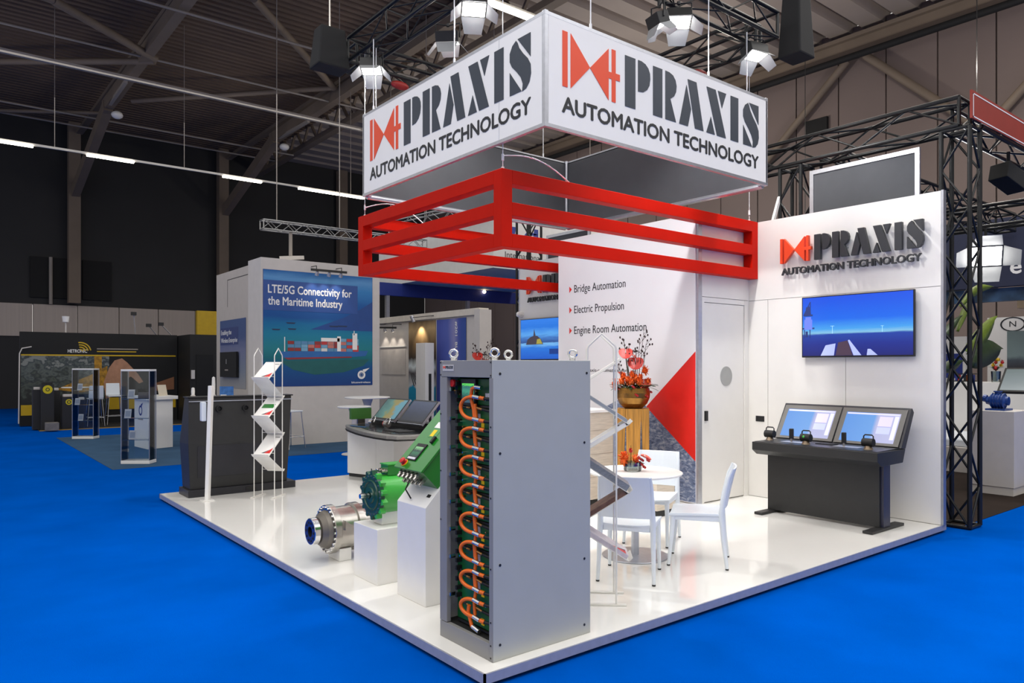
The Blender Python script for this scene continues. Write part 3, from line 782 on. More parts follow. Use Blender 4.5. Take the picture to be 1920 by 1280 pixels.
b = MB(o_); b.cyl((XF - .045, .305, 1.622), (XF - .045, .245, 1.618), .0135, n=10); b.build('plug', M_chrome, cb)
b = MB(o_); b.tube([(XF - .045, .37, .33), (XF - .045, .38, .29), (XF - .045, .34, .21)], .0115, 8); b.build('orange_riser', M_orange, cb)
b = MB(o_); b.cyl((XF - .045, .335, .212), (XF - .045, .27, .20), .0135, n=10); b.build('plug', M_chrome, cb)
dsp = ff.rect(.15, 1.51, .30, 1.665, .0, .02, off=o_).build('display', M_black, cb)
ff.sheet(.163, 1.525, .287, 1.64, .021, off=o_).build('display_screen', m_scr, dsp)
b = MB(o_); b.lathe(ff.p(.095, 1.64, .0), (-1, 0, 0), [(.0, .05), (.022, .05), (.024, .035), (.014, .03), (.014, 0)], 14); b.build('stop_button', M_redplastic, cb)
b = MB(o_); b.lathe(ff.p(.105, 1.585, .0), (-1, 0, 0), [(.0, .03), (.013, .03), (.013, 0)], 12); b.build('key_switch', M_brass, cb)

# ------------------------------------------------------------------ plinths, machine control box, motor, gearbox
def prof_xz(off, pts, y0, y1, mb=None):
    mb = mb or MB(off)
    return mb.prism([(x, y0, z) for x, z in pts], (0, 1, 0), y1 - y0)
so = (.55, 1.335, PT)
prof_xz(so, [(.335, PT), (.335, .763), (.72, 1.165), (.82, 1.165), (.82, PT)], 1.14, 1.53).build('plinth', M_white, bevel=.003, label='tall white plinth with a sloping top under the green control box', category='plinth')
lo_ = (.53, 1.985, PT)
b = MB(lo_); b.box(.31, .76, 1.79, 2.18, PT, .503); b.build('plinth', M_white, bevel=.003, label='low white plinth carrying the green motor', category='plinth')

gl = thing('control_box', 'green slanted control box with display and red stop button', 'control box', (.5, 1.34, .90))
go = (.5, 1.34, .90)
fl = Frame((.30, 1.53, 1.017), (0, -1, 0), (.7071, 0, .7071))
b = MB(go); c0 = fl.p(.195, .31, -.11); b.obox(c0, fl.u * .175, fl.v * .30, fl.n * .094); b.build('case', M_green, gl, bevel=.004)
b = MB(go); b.obox(fl.p(.20, .31, -.008), fl.u * .188, fl.v * .312, fl.n * .008); b.build('lid', M_green, gl, bevel=.003)
b = MB(go); b.obox(fl.p(.20, .31, -.019), fl.u * .180, fl.v * .304, fl.n * .003); b.build('gasket', M_rubber, gl)
dp = fl.rect(.10, .075, .225, .225, .0005, .008, off=go).build('display', M_black, gl)
fl.sheet(.112, .105, .213, .195, .009, off=go).build('display_screen', pic_mat('control_display', ((0, (20, 60, 60)), (.4, (50, 130, 90)), (.6, (20, 50, 60)), (.9, (150, 220, 150)), (1, (160, 220, 160))), axis=1, noise=.5, nscale=(8, 10, 1), emit=.7), dp)
fl.rect(.112, .082, .213, .10, .0085, .002, off=go).build('key_row', m_lab, dp)
b = MB(go); b.lathe(fl.p(.115, .045, 0), fl.n, [(.026, .001), (.026, .008), (.016, .01), (.016, .02), (.024, .024), (.024, .036), (0, .04)], 16); sb = b.build('stop_button', M_redplastic, gl)
b = MB(go); b.lathe(fl.p(.115, .045, 0), fl.n, [(.03, .0005), (.03, .006), (.012, .006)], 16); b.build('yellow_collar', M_yellow, sb)
fl.rect(.14, .295, .24, .375, .0005, .001, off=go).build('backing_label', mat('green_label', (90, 150, 90), rough=.5), gl)
fl.rect(.155, .305, .20, .365, .0018, .001, off=go).build('warning_label', M_yellow, gl)
fl.rect(.13, .385, .21, .44, .0005, .001, off=go).build('white_label', M_paper, gl)
fl.rect(.24, .24, .265, .30, .0005, .02, off=go).build('handle', M_black, gl, bevel=.004)
for i in range(5):
    for j in range(2):
        b = MB(go); p0 = fl.p(.06 + .055 * i, .012, -.055 - .06 * j); b.cyl(p0, p0 - fl.v * .03, .019, n=8, smooth=False); b.cyl(p0 - fl.v * .03, p0 - fl.v * .055, .014, n=10); b.build('cable_gland', M_steelp, gl)
b = MB(go); b.tube([fl.p(.12, -.03, -.12), fl.p(.13, -.09, -.13), fl.p(.17, -.12, -.19)], .006, 6); b.build('earth_lead', M_rubber, gl)
b = MB(go); b.obox(fl.p(.33, -.06, -.205), fl.u * .02, fl.v * .012, fl.n * .006); b.build('fixing_bracket', M_black, gl)

mo = thing('electric_motor', 'bright green electric motor with dark toothed flange and steel shaft', 'motor', (.55, 1.985, .505))
oo = (.55, 1.985, .505)
yc, zc = 1.985, .735
b = MB(oo); b.lathe((0, yc, zc), (1, 0, 0), [(.148, .392), (.152, .40), (.152, .76), (.140, .80), (.05, .81), (0, .81)], 40); b.build('body', M_green2, mo)
b = MB(oo); b.lathe((0, yc, zc), (1, 0, 0), [(0, .352), (.03, .352), (.03, .345), (.06, .345), (.065, .355), (.10, .358), (.105, .35), (.115, .35), (.12, .36), (.163, .36), (.163, .392), (.10, .392)], 40); fl_ = b.build('flange', M_teal, mo)
for k in range(14):
    t = 2 * math.pi * (k + .5) / 14
    e = V(0, math.cos(t), math.sin(t)); f = V(0, -math.sin(t), math.cos(t))
    c = V(.378, yc, zc)
    b = MB(oo); b.prism([c + e * .155 - f * .026 + V(-.016, 0, 0), c + e * .155 + f * .026 + V(-.016, 0, 0), c + e * .192 + f * .010 + V(-.016, 0, 0), c + e * .192 - f * .010 + V(-.016, 0, 0)], (1, 0, 0), .045); b.build('flange_lug', M_teal if math.cos(t) > -.3 else M_green2, mo)
for k in range(20):
    t = 2 * math.pi * k / 20
    b = MB(oo); c = V(.36, yc + .148 * math.cos(t), zc + .148 * math.sin(t)); b.cyl(c, c - V(.005, 0, 0), .006, n=6, smooth=False); b.build('bolt', M_steelp, fl_)
b = MB(oo); b.cyl((.265, yc, zc), (.35, yc, zc), .019, n=16); sh_ = b.build('shaft', M_chrome, mo)
b = MB(oo); b.box(.27, .31, yc - .004, yc + .004, zc + .017, zc + .022); b.build('key', M_steelp, sh_)
b = MB(oo); b.box(.48, .66, 1.93, 2.05, .88, .962); jb = b.build('junction_box', M_green, mo, bevel=.004)
b = MB(oo); b.box(.475, .665, 1.925, 2.055, .963, .972); b.build('junction_lid', M_green2, jb)
for k in range(3):
    b = MB(oo); y = 2.03 - .04 * k; b.cyl((.48, y, .918), (.455, y, .918), .017, n=8, smooth=False); b.cyl((.455, y, .918), (.43, y, .918), .013, n=10); b.build('cable_gland', M_steelp, mo)
b = MB(oo); b.box(.42, .60, 1.92, 2.05, .505, .60); b.build('foot', M_white, mo, bevel=.002)
b = MB(oo); b.tube([(.40, 2.02, .89), (.385, 2.03, .935)], .004, 6); b.build('lifting_pin', M_black, mo)

gb = thing('gearbox', 'polished steel gearbox with bolted flanges lying on a small white block', 'gearbox', (.5, 2.72, PT))
oo = (.5, 2.72, PT)
yc, zc = 2.72, .345
b = MB(oo); b.lathe((0, yc, zc), (1, 0, 0), [(.184, .385), (.184, .70), (.15, .72), (.15, .98), (0, .99)], 40); b.build('housing', M_steelp, gb)
b = MB(oo); b.lathe((0, yc, zc), (1, 0, 0), [(.13, .315), (.205, .315), (.208, .32), (.208, .372), (.184, .384)], 48); bf = b.build('main_flange', M_steelp, gb)
b = MB(oo); b.lathe((0, yc, zc), (1, 0, 0), [(.085, .235), (.115, .24), (.15, .28), (.165, .314), (.10, .316)], 40); b.build('cone', mat('dull_cast_steel', (120, 114, 106), rough=.5, metal=.7), gb)
b = MB(oo); b.lathe((0, yc, zc), (1, 0, 0), [(.045, .20), (.045, .172), (.108, .172), (.112, .176), (.112, .222), (.085, .226), (.085, .24)], 40); sf = b.build('output_flange', M_chrome, gb)
b = MB(oo); b.lathe((0, yc, zc), (1, 0, 0), [(.044, .173), (.046, .1715), (.104, .1715), (.106, .173)], 40); b.build('blue_face', mat('blued_steel', (46, 64, 120), rough=.3, metal=.7), sf)
b = MB(oo); b.lathe((0, yc, zc), (1, 0, 0), [(0, .235), (.044, .235), (.044, .175)], 24); b.build('bore', M_rubber, sf)
for k in range(24):
    t = 2 * math.pi * k / 24
    c = V(.315, yc + .188 * math.cos(t), zc + .188 * math.sin(t)); b = MB(oo); b.cyl(c, c - V(.012, 0, 0), .010, n=6, smooth=False); b.build('bolt', M_chrome, bf)
for k in range(10):
    t = 2 * math.pi * k / 10
    c = V(.1715, yc + .078 * math.cos(t), zc + .078 * math.sin(t)); b = MB(oo); b.cyl(c, c - V(.004, 0, 0), .010, n=8); b.build('bolt_hole', M_rubber, sf)
b = MB(oo); b.lathe((0, yc, zc), (1, 0, 0), [(.184, .54), (.205, .545), (.205, .60), (.184, .605)], 48); r2 = b.build('rear_flange', M_steelp, gb)
b = MB(oo); b.prism([(.40, yc - .155, .44), (.52, yc - .155, .36), (.40, yc - .155, .36)], (0, -1, 0), .05); b.build('rib', M_steelp, gb)
b = MB(oo); b.box(.39, .50, yc - .11, yc + .11, PT + .001, .185); b.build('support_block', M_white, gb, bevel=.002)

# ------------------------------------------------------------------ bridge console (white base, curved dark desk, two tilted monitors)
bc = thing('bridge_console', 'white bridge console with curved dark desk and two tilted monitors', 'console', (2.9, 6.2, PT))
oo = (2.9, 6.2, PT)
for pts in (((2.607, 7.04), (2.79, 6.485), (3.35, 6.485), (3.35, 7.04)), ((2.792, 6.48), (2.90, 6.15), (3.35, 6.15), (3.35, 6.48))):
    b = MB(oo); b.prism([(x, y, PT + .05) for x, y in pts], (0, 0, 1), .70); b.build('base_cabinet', M_white, bc, bevel=.003)
b = MB(oo); b.prism([(x, y, PT + .001) for x, y in ((2.63, 7.03), (2.92, 6.17), (3.34, 6.17), (3.34, 7.03))], (0, 0, 1), .05); b.build('plinth', M_black, bc)
b = MB(oo); b.box(2.95, 3.35, 5.15, 5.45, PT + .001, .79); b.build('base_cabinet', M_white, bc, bevel=.003)
fr_pts = [(3.05, 7.09), (2.72, 7.10), (2.58, 7.06), (2.47, 6.80), (2.38, 6.48), (2.30, 6.15), (2.24, 5.80), (2.21, 5.45), (2.22, 5.15), (2.28, 4.98), (2.45, 4.92), (3.05, 4.95)]
m_desk = mat('desk_grey', (118, 116, 112), rough=.35, var=.08, scale=10)
b = MB(oo); b.prism([(x, y, .79) for x, y in fr_pts], (0, 0, 1), .012); b.build('desk_edge', M_rubber, bc)
b = MB(oo); b.prism([(x + .012 * (3 - x), y, .803) for x, y in fr_pts], (0, 0, 1), .055); b.build('desk_rim', m_desk, bc, bevel=.012)
b = MB(oo); b.prism([(min(3.02, x + .13), 6.0 + (y - 6.0) * .88, .859) for x, y in fr_pts], (0, 0, 1), .006); b.build('desk_inlay', mat('gloss_black', (20, 22, 26), rough=.15), bc)
b = MB(oo); b.prism([(2.55, 6.85, .866), (2.60, 6.4, .866), (2.52, 6.3, .866), (2.48, 6.65, .866)], (0, 0, 1), .002); b.build('blue_keypad', mat('keypad_blue', (30, 80, 130), rough=.3), bc)
b = MB(oo); b.box(3.02, 3.22, 5.0, 7.05, .79, .95); b.build('rear_upstand', M_black, bc)
m_m1 = pic_mat('chart_screen', ((0, (60, 110, 110)), (.35, (90, 150, 140)), (.5, (150, 150, 90)), (.65, (170, 150, 80)), (.8, (100, 170, 190)), (1, (110, 170, 190))), axis=0, noise=.9, nscale=(3, 2.5, 1), emit=.55)
m_m2 = pic_mat('dark_screen', ((0, (18, 30, 50)), (.4, (26, 44, 78)), (.7, (50, 66, 104)), (1, (70, 86, 120))), axis=1, noise=.4, nscale=(6, 9, 1), emit=.5)
for (y1, y0, mm) in ((6.82, 6.16, m_m1), (6.05, 5.39, m_m2)):
    fm = Frame((2.9, y1, .945), (0, -1, 0), (.67, 0, .742))
    mn = fm.rect(0, 0, .66, .42, -.03, .03, off=oo).build('monitor', M_black, bc, bevel=.003)
    fm.rect(-.004, -.006, .664, .0, -.032, .034, off=oo).build('bezel_strip', M_alu, mn); fm.rect(.66, 0, .666, .42, -.034, .03, off=oo).build('bezel_strip', M_alu, mn)
    fm.sheet(.025, .04, .635, .395, .001, off=oo).build('screen', mm, mn)
    b = MB(oo); b.obox(fm.p(.33, .16, -.07), fm.u * .08, fm.v * .10, fm.n * .035); b.build('monitor_arm', M_black, mn)
for x, y, red in ((2.70, 6.42, False), (2.68, 5.95, True)):
    b = MB(oo); b.cyl((x, y - .045, .93), (x, y + .045, .93), .045, n=16); lv = b.build('thrust_lever', M_chrome if not red else M_steelp, bc)
    b = MB(oo); b.cyl((x, y, .866), (x, y, .90), .05, .035, n=14); b.build('lever_base', M_black, lv)
    for s in (-1, 1):
        b = MB(oo); b.tube([(x, y + s * .05, .93), (x + .02, y + s * .055, .985), (x + .03, y + s * .03, 1.01)], .007, 6); b.build('grip', M_chrome, lv)
    if red: b = MB(oo); b.cyl((x, y + .046, .93), (x, y + .062, .93), .042, n=16); b.build('red_cap', M_redplastic, lv)
for y in (5.6, 5.45, 5.3):
    b = MB(oo); b.box(2.5, 2.75, y, y + .1, .866, .876); b.build('key_panel', M_char, bc)
gn = thing('green_control_unit', 'flat green unit on a short foot behind the bridge console', 'control unit', (2.86, 7.07, .865))
b = MB((2.86, 7.07, .865)); b.box(2.66, 3.0, 7.02, 7.085, .935, 1.10); b.build('case', mat('olive_green', (58, 108, 44), rough=.4), gn, bevel=.003)
b = MB((2.86, 7.07, .865)); b.box(2.78, 2.9, 7.04, 7.075, .859, .934); b.build('foot', M_steelp, gn)

# ------------------------------------------------------------------ black console seen from behind
kc = thing('ship_console', 'black ship console seen from behind, on a dark base', 'console', (.9, 6.78, PT))
oo = (.9, 6.78, PT)
b = MB(oo); b.box(.205, 1.60, 6.56, 7.0, PT + .001, .172); b.build('base', M_char2, kc, bevel=.004)
b = MB(oo); b.add([(.24, 6.62, .172), (1.50, 6.62, .172), (1.50, 6.97, .172), (.24, 6.97, .172), (.22, 6.62, .75), (1.54, 6.62, .75), (1.54, 7.03, .75), (.22, 7.03, .75), (.235, 6.66, 1.335), (1.58, 6.66, 1.335), (1.58, 6.86, 1.335), (.235, 6.86, 1.335)],
            [(0, 1, 5, 4), (4, 5, 9, 8), (1, 2, 6, 5), (5, 6, 10, 9), (2, 3, 7, 6), (6, 7, 11, 10), (3, 0, 4, 7), (7, 4, 8, 11), (8, 9, 10, 11), (3, 2, 1, 0)]); b.build('body', M_char, kc, bevel=.006)
b = MB(oo); b.box(.22, 1.60, 6.648, 6.87, 1.336, 1.352); b.build('top_edge', M_black, kc)
b = MB(oo); b.box(.235, 1.585, 6.645, 6.655, 1.285, 1.297); b.build('silver_line', M_alu, kc)
fk = Frame((.2, 6.617, 0), (1, 0, 0))
for a in (.40, .74): 
    g_ = MB(oo); c = fk.p(a, 1.19, -.03); g_.lathe(c, (0, -1, 0), [(0, .015), (.022, .015), (.03, .045), (.042, .045), (.042, 0)], 16); g_.build('cable_grommet', M_rubber, kc)
for a, n_ in ((.37, 3), (.66, 5), (.76, 5)):
    for k in range(n_): fk.rect(a, .50 + k * .022, a + .045, .508 + k * .022, -.002, .004, off=oo).build('vent_slot', mat('vent_pale', (120, 118, 112), rough=.6), kc)
fk.rect(.13, .32, 1.25, .72, -.001, .004, off=oo).build('service_panel', M_char2, kc)
fk.rect(.72, .11, .86, .15, .06, .004, off=oo).build('type_plate', M_black, kc)
sp = thing('sanitiser_post', 'slim white post with a hand sanitiser dispenser beside the black console', 'sanitiser stand', (.36, 6.27, PT))
oo = (.36, 6.27, PT)
b = MB(oo); b.bar((.352, 6.262, PT + .01), (.385, 6.235, 1.50), .045, .075, up=(.6, .78, 0)); b.build('post', M_white, sp, bevel=.003)
b = MB(oo); b.box(.28, .42, 6.19, 6.34, PT + .001, PT + .010); b.build('foot_plate', M_white, sp)
b = MB(oo); b.box(.285, .345, 6.27, 6.36, 1.06, 1.30); b.build('dispenser', M_pwhite, sp, bevel=.014)

# ------------------------------------------------------------------ zigzag brochure racks
def make_rack(label):
    r = thing('brochure_rack', label, 'brochure rack', (0, 0, 0), group='zigzag brochure racks')
    zf = [(.15, 1.715), (-.19, 1.50), (.19, 1.255), (-.19, 1.02), (.19, .775), (-.19, .535), (.19, .30)]
    mt = mat('rack_white', (228, 226, 220), rough=.4)
    for i in range(6):
        (xa, za), (xb, zb) = zf[i], zf[i + 1]
        b = MB(); d = V(xb - xa, 0, zb - za).normalized(); nrm = V(-d.z, 0, d.x)
        b.obox(V((xa + xb) / 2, 0, (za + zb) / 2), V((xb - xa) / 2, 0, (zb - za) / 2), (0, .115, 0), nrm * .002); b.build('tray', mt, r)
        b = MB(); s = 1 if xb > 0 else -1
        b.bar((xb, -.115, zb), (xb + .0, .115, zb), .006, .006); b.obox(V(xb + s * .012, 0, zb + .012), V(.014 * s, 0, .014), (0, .115, 0), V(-.001, 0, .001 * s)); b.build('lip', mt, r)
    for y in (-.14, .14):
        b = MB()
        b.tube([(-.10, y, .012), (-.10, y, 1.785), (-.092, y, 1.805), (0, y, 1.89), (.092, y, 1.805), (.10, y, 1.785), (.10, y, .012)], .0065, 8); b.build('side_frame', mt, r)
        b = MB(); b.bar((-.17, y, .006), (.17, y, .006), .03, .010); b.build('foot', mt, r)
    for i in range(1, 7):
        x, z = zf[i]; x = max(-.10, min(.10, x))
        b = MB(); b.cyl((x, -.14, z + .03), (x, .14, z + .03), .004, n=6); b.build('cross_wire', mt, r)
    return r, zf
rkL, ZF = make_rack('white wire zigzag brochure rack beside the black console')
def on_tray(loc, rz, i, t0, t1, lift, w=.105, thick=.004):
    """corner box lying on tray i from fraction t0 to t1 of its slope, lifted off the sheet"""
    (xa, za), (xb, zb) = ZF[i], ZF[i + 1]
    A = V(xa, 0, za).lerp(V(xb, 0, zb), t0); B = V(xa, 0, za).lerp(V(xb, 0, zb), t1)
    d = (B - A).normalized(); n = V(-d.z, 0, d.x)
    if n.z < 0: n = -n
    m = Matrix.Rotation(rz, 3, 'Z')
    c = (A + B) / 2 + n * (lift + thick / 2 + .0025)
    return (Vector(loc) + m @ c, m @ ((B - A) / 2), m @ V(0, w, 0), m @ (n * thick / 2))
def brochure(loc, rz, i, label, stack=1, thick=.004, t0=.05, t1=.93, body=M_paper, mark=True, w=.105, grp=None):
    c, d, wv, n = on_tray(loc, rz, i, t0, t1, 0, w, thick)
    t = thing('brochure', label, 'brochure', tuple(c - n * 1.0), group=grp)
    of = tuple(c - n * 1.0)
    b = MB(of); b.obox(c, d, wv, n); b.build('cover', body, t)
    if mark:
        nn = n.normalized(); q = lambda s, e: c + d * s + wv * e + nn * (thick / 2 + .0004)
        b = MB(of); b.prism([q(.9, -.95), q(.35, -.95), q(.9, -.2)], nn, .0006); b.build('red_corner', M_tred, t)
        b = MB(of); b.prism([q(.9, .15), q(.9, -.18), q(.55, -.62)], nn, .0006); b.build('dark_corner', M_lgrey, t)
        b = MB(of); b.prism([q(-.8, -.9), q(-.8, -.3), q(-.74, -.3), q(-.74, -.9)], nn, .0006); b.build('title_line', M_print, t)
    return t
LL, LR = (1.046, 6.08, PT), R(41)
rkL.location = LL; rkL.rotation_euler = (0, 0, LR)
LB = ('red-cornered white brochure on the top tray of the rack by the black console', 'brochure with a green cylinder picture on the middle tray of the rack', 'red-cornered white brochure on the lowest filled tray, by the black console')
for i, lb in zip((0, 2, 4), LB):
    t = brochure(LL, LR, i, lb, grp='brochures on the rack by the black console')
    if i == 2:
        c, d, wv, n = on_tray(LL, LR, 2, .05, .93, .004)
        of = t.location
        b = MB(of); b.obox(c - d * .05, d * .22, wv * .75, n.normalized() * .001); b.build('green_picture', M_green, t)
RL_, RR_ = (1.416, .52, PT), R(-43)
rkR = dup(rkL, RL_, RR_, 'white wire zigzag brochure rack behind the grey battery cabinet')
for i, lb, th, m_ in ((0, 'thin brochure on the top tray of the rack behind the battery cabinet', .012, M_paper), (1, 'grey brochure stack in the upper pocket of the rack behind the battery cabinet', .02, mat('page_grey', (150, 156, 164), rough=.5, var=.1)), (2, 'white brochure pack in the middle of the rack behind the battery cabinet', .025, M_paper),
                      (3, 'thick stack of grey magazines in the rack behind the battery cabinet', .045, mat('magazine_grey', (130, 134, 140), rough=.5, var=.3, scale=40, stretch=(1, 1, 12))), (4, 'green and brown magazines in the rack behind the battery cabinet', .03, mat('magazine_brown', (110, 80, 66), rough=.5, var=.3, scale=18)), (5, 'white brochures with red edge in the lowest pocket of the rack', .03, mat('brochure_rose', (206, 196, 200), rough=.5, var=.15, scale=16))):
    brochure(RL_, RR_, i, lb, thick=th, body=m_, mark=(i in (0, 2, 5)), t0=.04, t1=.95, grp='brochures on the rack behind the cabinet')
# ------------------------------------------------------------------ meeting table and chairs
tb = thing('bistro_table', 'round white bistro table with central column and disc foot', 'table', (2.51, 1.18, PT))
b = MB(); b.lathe((0, 0, 0), (0, 0, 1), [(0, .722), (.40, .722), (.408, .728), (.408, .738), (.40, .742), (0, .742)], 56); b.build('table_top', M_white, tb)
b = MB(); b.cyl((0, 0, .01), (0, 0, .721), .034, n=20); b.build('column', M_alu, tb)
b = MB(); b.lathe((0, 0, 0), (0, 0, 1), [(0, .001), (.285, .001), (.288, .006), (.285, .010), (.06, .014), (0, .014)], 48); b.build('foot_disc', M_alu, tb)

def make_chair(label):
    t = thing('stacking_chair', label, 'chair', (0, 0, 0), group='white chairs around the bistro table')
    # dished seat
    nx, ny = 8, 8; vs = []; fs = []
    for top in (1, 0):
        for i in range(nx + 1):
            for j in range(ny + 1):
                x = -.20 + .42 * i / nx; y = (-.5 + j / ny) * (.42 + .03 * i / nx)
                dip = -.014 * (1 - (2 * j / ny - 1) ** 2) + .012 * ((i / nx) ** 3) * -1
                vs.append((x, y, .452 + dip - (0 if top else .022)))
    N = (nx + 1) * (ny + 1)
    for i in range(nx):
        for j in range(ny):
            a = i * (ny + 1) + j
            fs.append((a, a + ny + 1, a + ny + 2, a + 1)); fs.append((N + a, N + a + 1, N + a + ny + 2, N + a + ny + 1))
    edge = [i * (ny + 1) for i in range(nx + 1)] + [nx * (ny + 1) + j for j in range(1, ny + 1)] + [i * (ny + 1) + ny for i in range(nx - 1, -1, -1)] + [j for j in range(ny - 1, 0, -1)]
    for k in range(len(edge)):
        a, c = edge[k], edge[(k + 1) % len(edge)]; fs.append((a, N + a, N + c, c))
    b = MB(); b.add(vs, fs, False); b.build('seat', M_pwhite, t, bevel=.004)
    b = MB(); b.box(.175, .20, -.19, .19, .385, .43); b.box(-.19, .18, -.205, -.18, .385, .43); b.box(-.19, .18, .18, .205, .385, .43); b.box(-.20, -.18, -.18, .18, .39, .43); b.build('apron', M_pwhite, t, bevel=.004)
    # backrest: curved panel leaning back
    vs = []; fs = []; nz, ny = 8, 8
    for lay in (0, 1):
        for i in range(nz + 1):
            h = i / nz; z = .50 + .325 * h
            xc = -.215 - .055 * h - .02 * h * h
            for j in range(ny + 1):
                s = 2 * j / ny - 1
                vs.append((xc - .018 * (1 - s * s) - (.016 if lay else 0), s * (.192 - .004 * h), z))
    N = (nz + 1) * (ny + 1)
    for i in range(nz):
        for j in range(ny):
            a = i * (ny + 1) + j
            fs.append((a, a + 1, a + ny + 2, a + ny + 1)); fs.append((N + a, N + a + ny + 1, N + a + ny + 2, N + a + 1))
    edge = [i * (ny + 1) for i in range(nz + 1)] + [nz * (ny + 1) + j for j in range(1, ny + 1)] + [i * (ny + 1) + ny for i in range(nz - 1, -1, -1)] + [j for j in range(ny - 1, 0, -1)]
    for k in range(len(edge)):
        a, c = edge[k], edge[(k + 1) % len(edge)]; fs.append((a, c, N + c, N + a))
    b = MB(); b.add(vs, fs, False); b.build('backrest', M_pwhite, t, bevel=.003)
    for s in (-1, 1):
        b = MB(); b.tube([(.225, s * .205, .004), (.20, s * .20, .25), (.188, s * .195, .43)], [.013, .019, .023], 8); b.build('leg', M_pwhite, t)
        b = MB(); b.tube([(-.245, s * .215, .004), (-.215, s * .208, .25), (-.20, s * .203, .45), (-.215, s * .20, .56), (-.255, s * .197, .74), (-.29, s * .190, .825)], [.013, .019, .023, .021, .017, .013], 8); b.build('leg', M_pwhite, t)
        for x, y in ((.225, .205), (-.245, .215)):
            b = MB(); b.cyl((x, s * y, .0005), (x, s * y, .012), .014, n=8); b.build('leg_cap', M_char, t)
    return t
ch = make_chair('white plastic chair with its back towards the battery cabinet')
ch.location = (2.03, .80, PT); ch.rotation_euler = (0, 0, R(33.8))
dup(ch, (2.785, .722, PT), R(124.5), 'white plastic chair turned sideways beside the table, nearest the stand door')
dup(ch, (3.05, 1.46, PT), R(206), 'white plastic chair behind the table, facing the battery cabinet')

# ------------------------------------------------------------------ flowers
M_petal = mat('anthurium_red', (192, 36, 22), rough=.35, var=.12, scale=30)
M_petal2 = mat('salmon_pink', (222, 92, 70), rough=.4, var=.10, scale=30)
M_mum = mat('orange_bloom', (224, 98, 20), rough=.7, var=.25, scale=60)
M_berry = mat('red_berry', (176, 18, 26), rough=.3, var=.1)
M_leaf = mat('leaf_green', (34, 66, 28), rough=.5, var=.25, scale=30)
M_twig = mat('dark_twig', (46, 26, 26), rough=.7, var=.2)
m_bowl = mat('hammered_brass', (150, 108, 52), rough=.28, metal=.85, var=.35, scale=9, bump=.3, bscale=30)
def mum(off, par, c, r, m_=None, n=46):
    """ball of thin petals"""
    b = MB(off); c = Vector(c); rr = random.Random(int(c.x * 977 + c.z * 331))
    b.ball(c, r * .55, 8)
    for k in range(n):
        d = V(rr.gauss(0, 1), rr.gauss(0, 1), rr.gauss(.25, 1)).normalized()
        s = d.cross(V(0, 0, 1)).normalized() * r * .12
        b.add([c + d * r * .4 - s, c + d * r * .4 + s, c + d * r * 1.0 + s * .7, c + d * r * 1.02 - s * .7], [(0, 1, 2, 3)])
    return b.build('bloom', m_ or M_mum, par)
def antho(off, par, c, r, tilt, m_):
    b = MB(off); c = Vector(c); n = Vector(tilt).normalized(); u = n.cross(V(0, 0, 1)).normalized(); v = u.cross(n)
    k = 16; pts = []
    for i in range(k):
        t = 2 * math.pi * i / k; rad = r * (1 - .28 * max(0, math.cos(t)) ** 6 + .12 * max(0, -math.cos(t)) ** 3)
        pts.append(c + u * rad * math.sin(t) + v * rad * math.cos(t) + n * (.22 * r * (math.sin(t) ** 2)))
    b.add([c - n * r * .1] + pts, [(0, 1 + i, 1 + (i + 1) % k) for i in range(k)], True)
    b.add([c - n * r * .1 - n * .004] + [p - n * .004 for p in pts], [(0, 1 + (i + 1) % k, 1 + i) for i in range(k)], True)
    f = b.build('spathe', m_, par)
    b = MB(off); b.cyl(c, c + n * r * .5 + v * r * .25, .006, .003, n=6); b.build('spadix', M_paper, f)
def twig(off, par, base, top, nb, seed):
    rr = random.Random(seed); b = MB(off); base, top = Vector(base), Vector(top)
    b.tube([base, base.lerp(top, .5) + V(rr.uniform(-.02, .02), rr.uniform(-.02, .02), 0), top], [.005, .004, .002], 5)
    for k in range(nb):
        p = base.lerp(top, .55 + .45 * rr.random()); q = p + V(rr.uniform(-.07, .07), rr.uniform(-.07, .07), rr.uniform(.03, .09))
        b.tube([p, q], [.0025, .0015], 4); b.ball(q, .010, 5, (1, 1, 1.5))
    return b.build('twig', M_twig, par)
def leaf(off, par, p, d, L, w, m_=None):
    p, d = Vector(p), Vector(d).normalized(); s = d.cross(V(0, 0, 1)).normalized() * w
    b = MB(off); pts = []
    for i in range(6):
        t = i / 5; c = p + d * L * t + V(0, 0, -.35 * L * t * t); ww = s * math.sin(math.pi * min(.98, t * .9 + .08))
        pts += [c - ww, c + V(0, 0, -.004), c + ww]
    fs = []
    for i in range(5): fs += [(3 * i, 3 * i + 1, 3 * i + 4, 3 * i + 3), (3 * i + 1, 3 * i + 2, 3 * i + 5, 3 * i + 4)]
    b.add(pts, fs, True); return b.build('leaf', m_ or M_leaf, par)
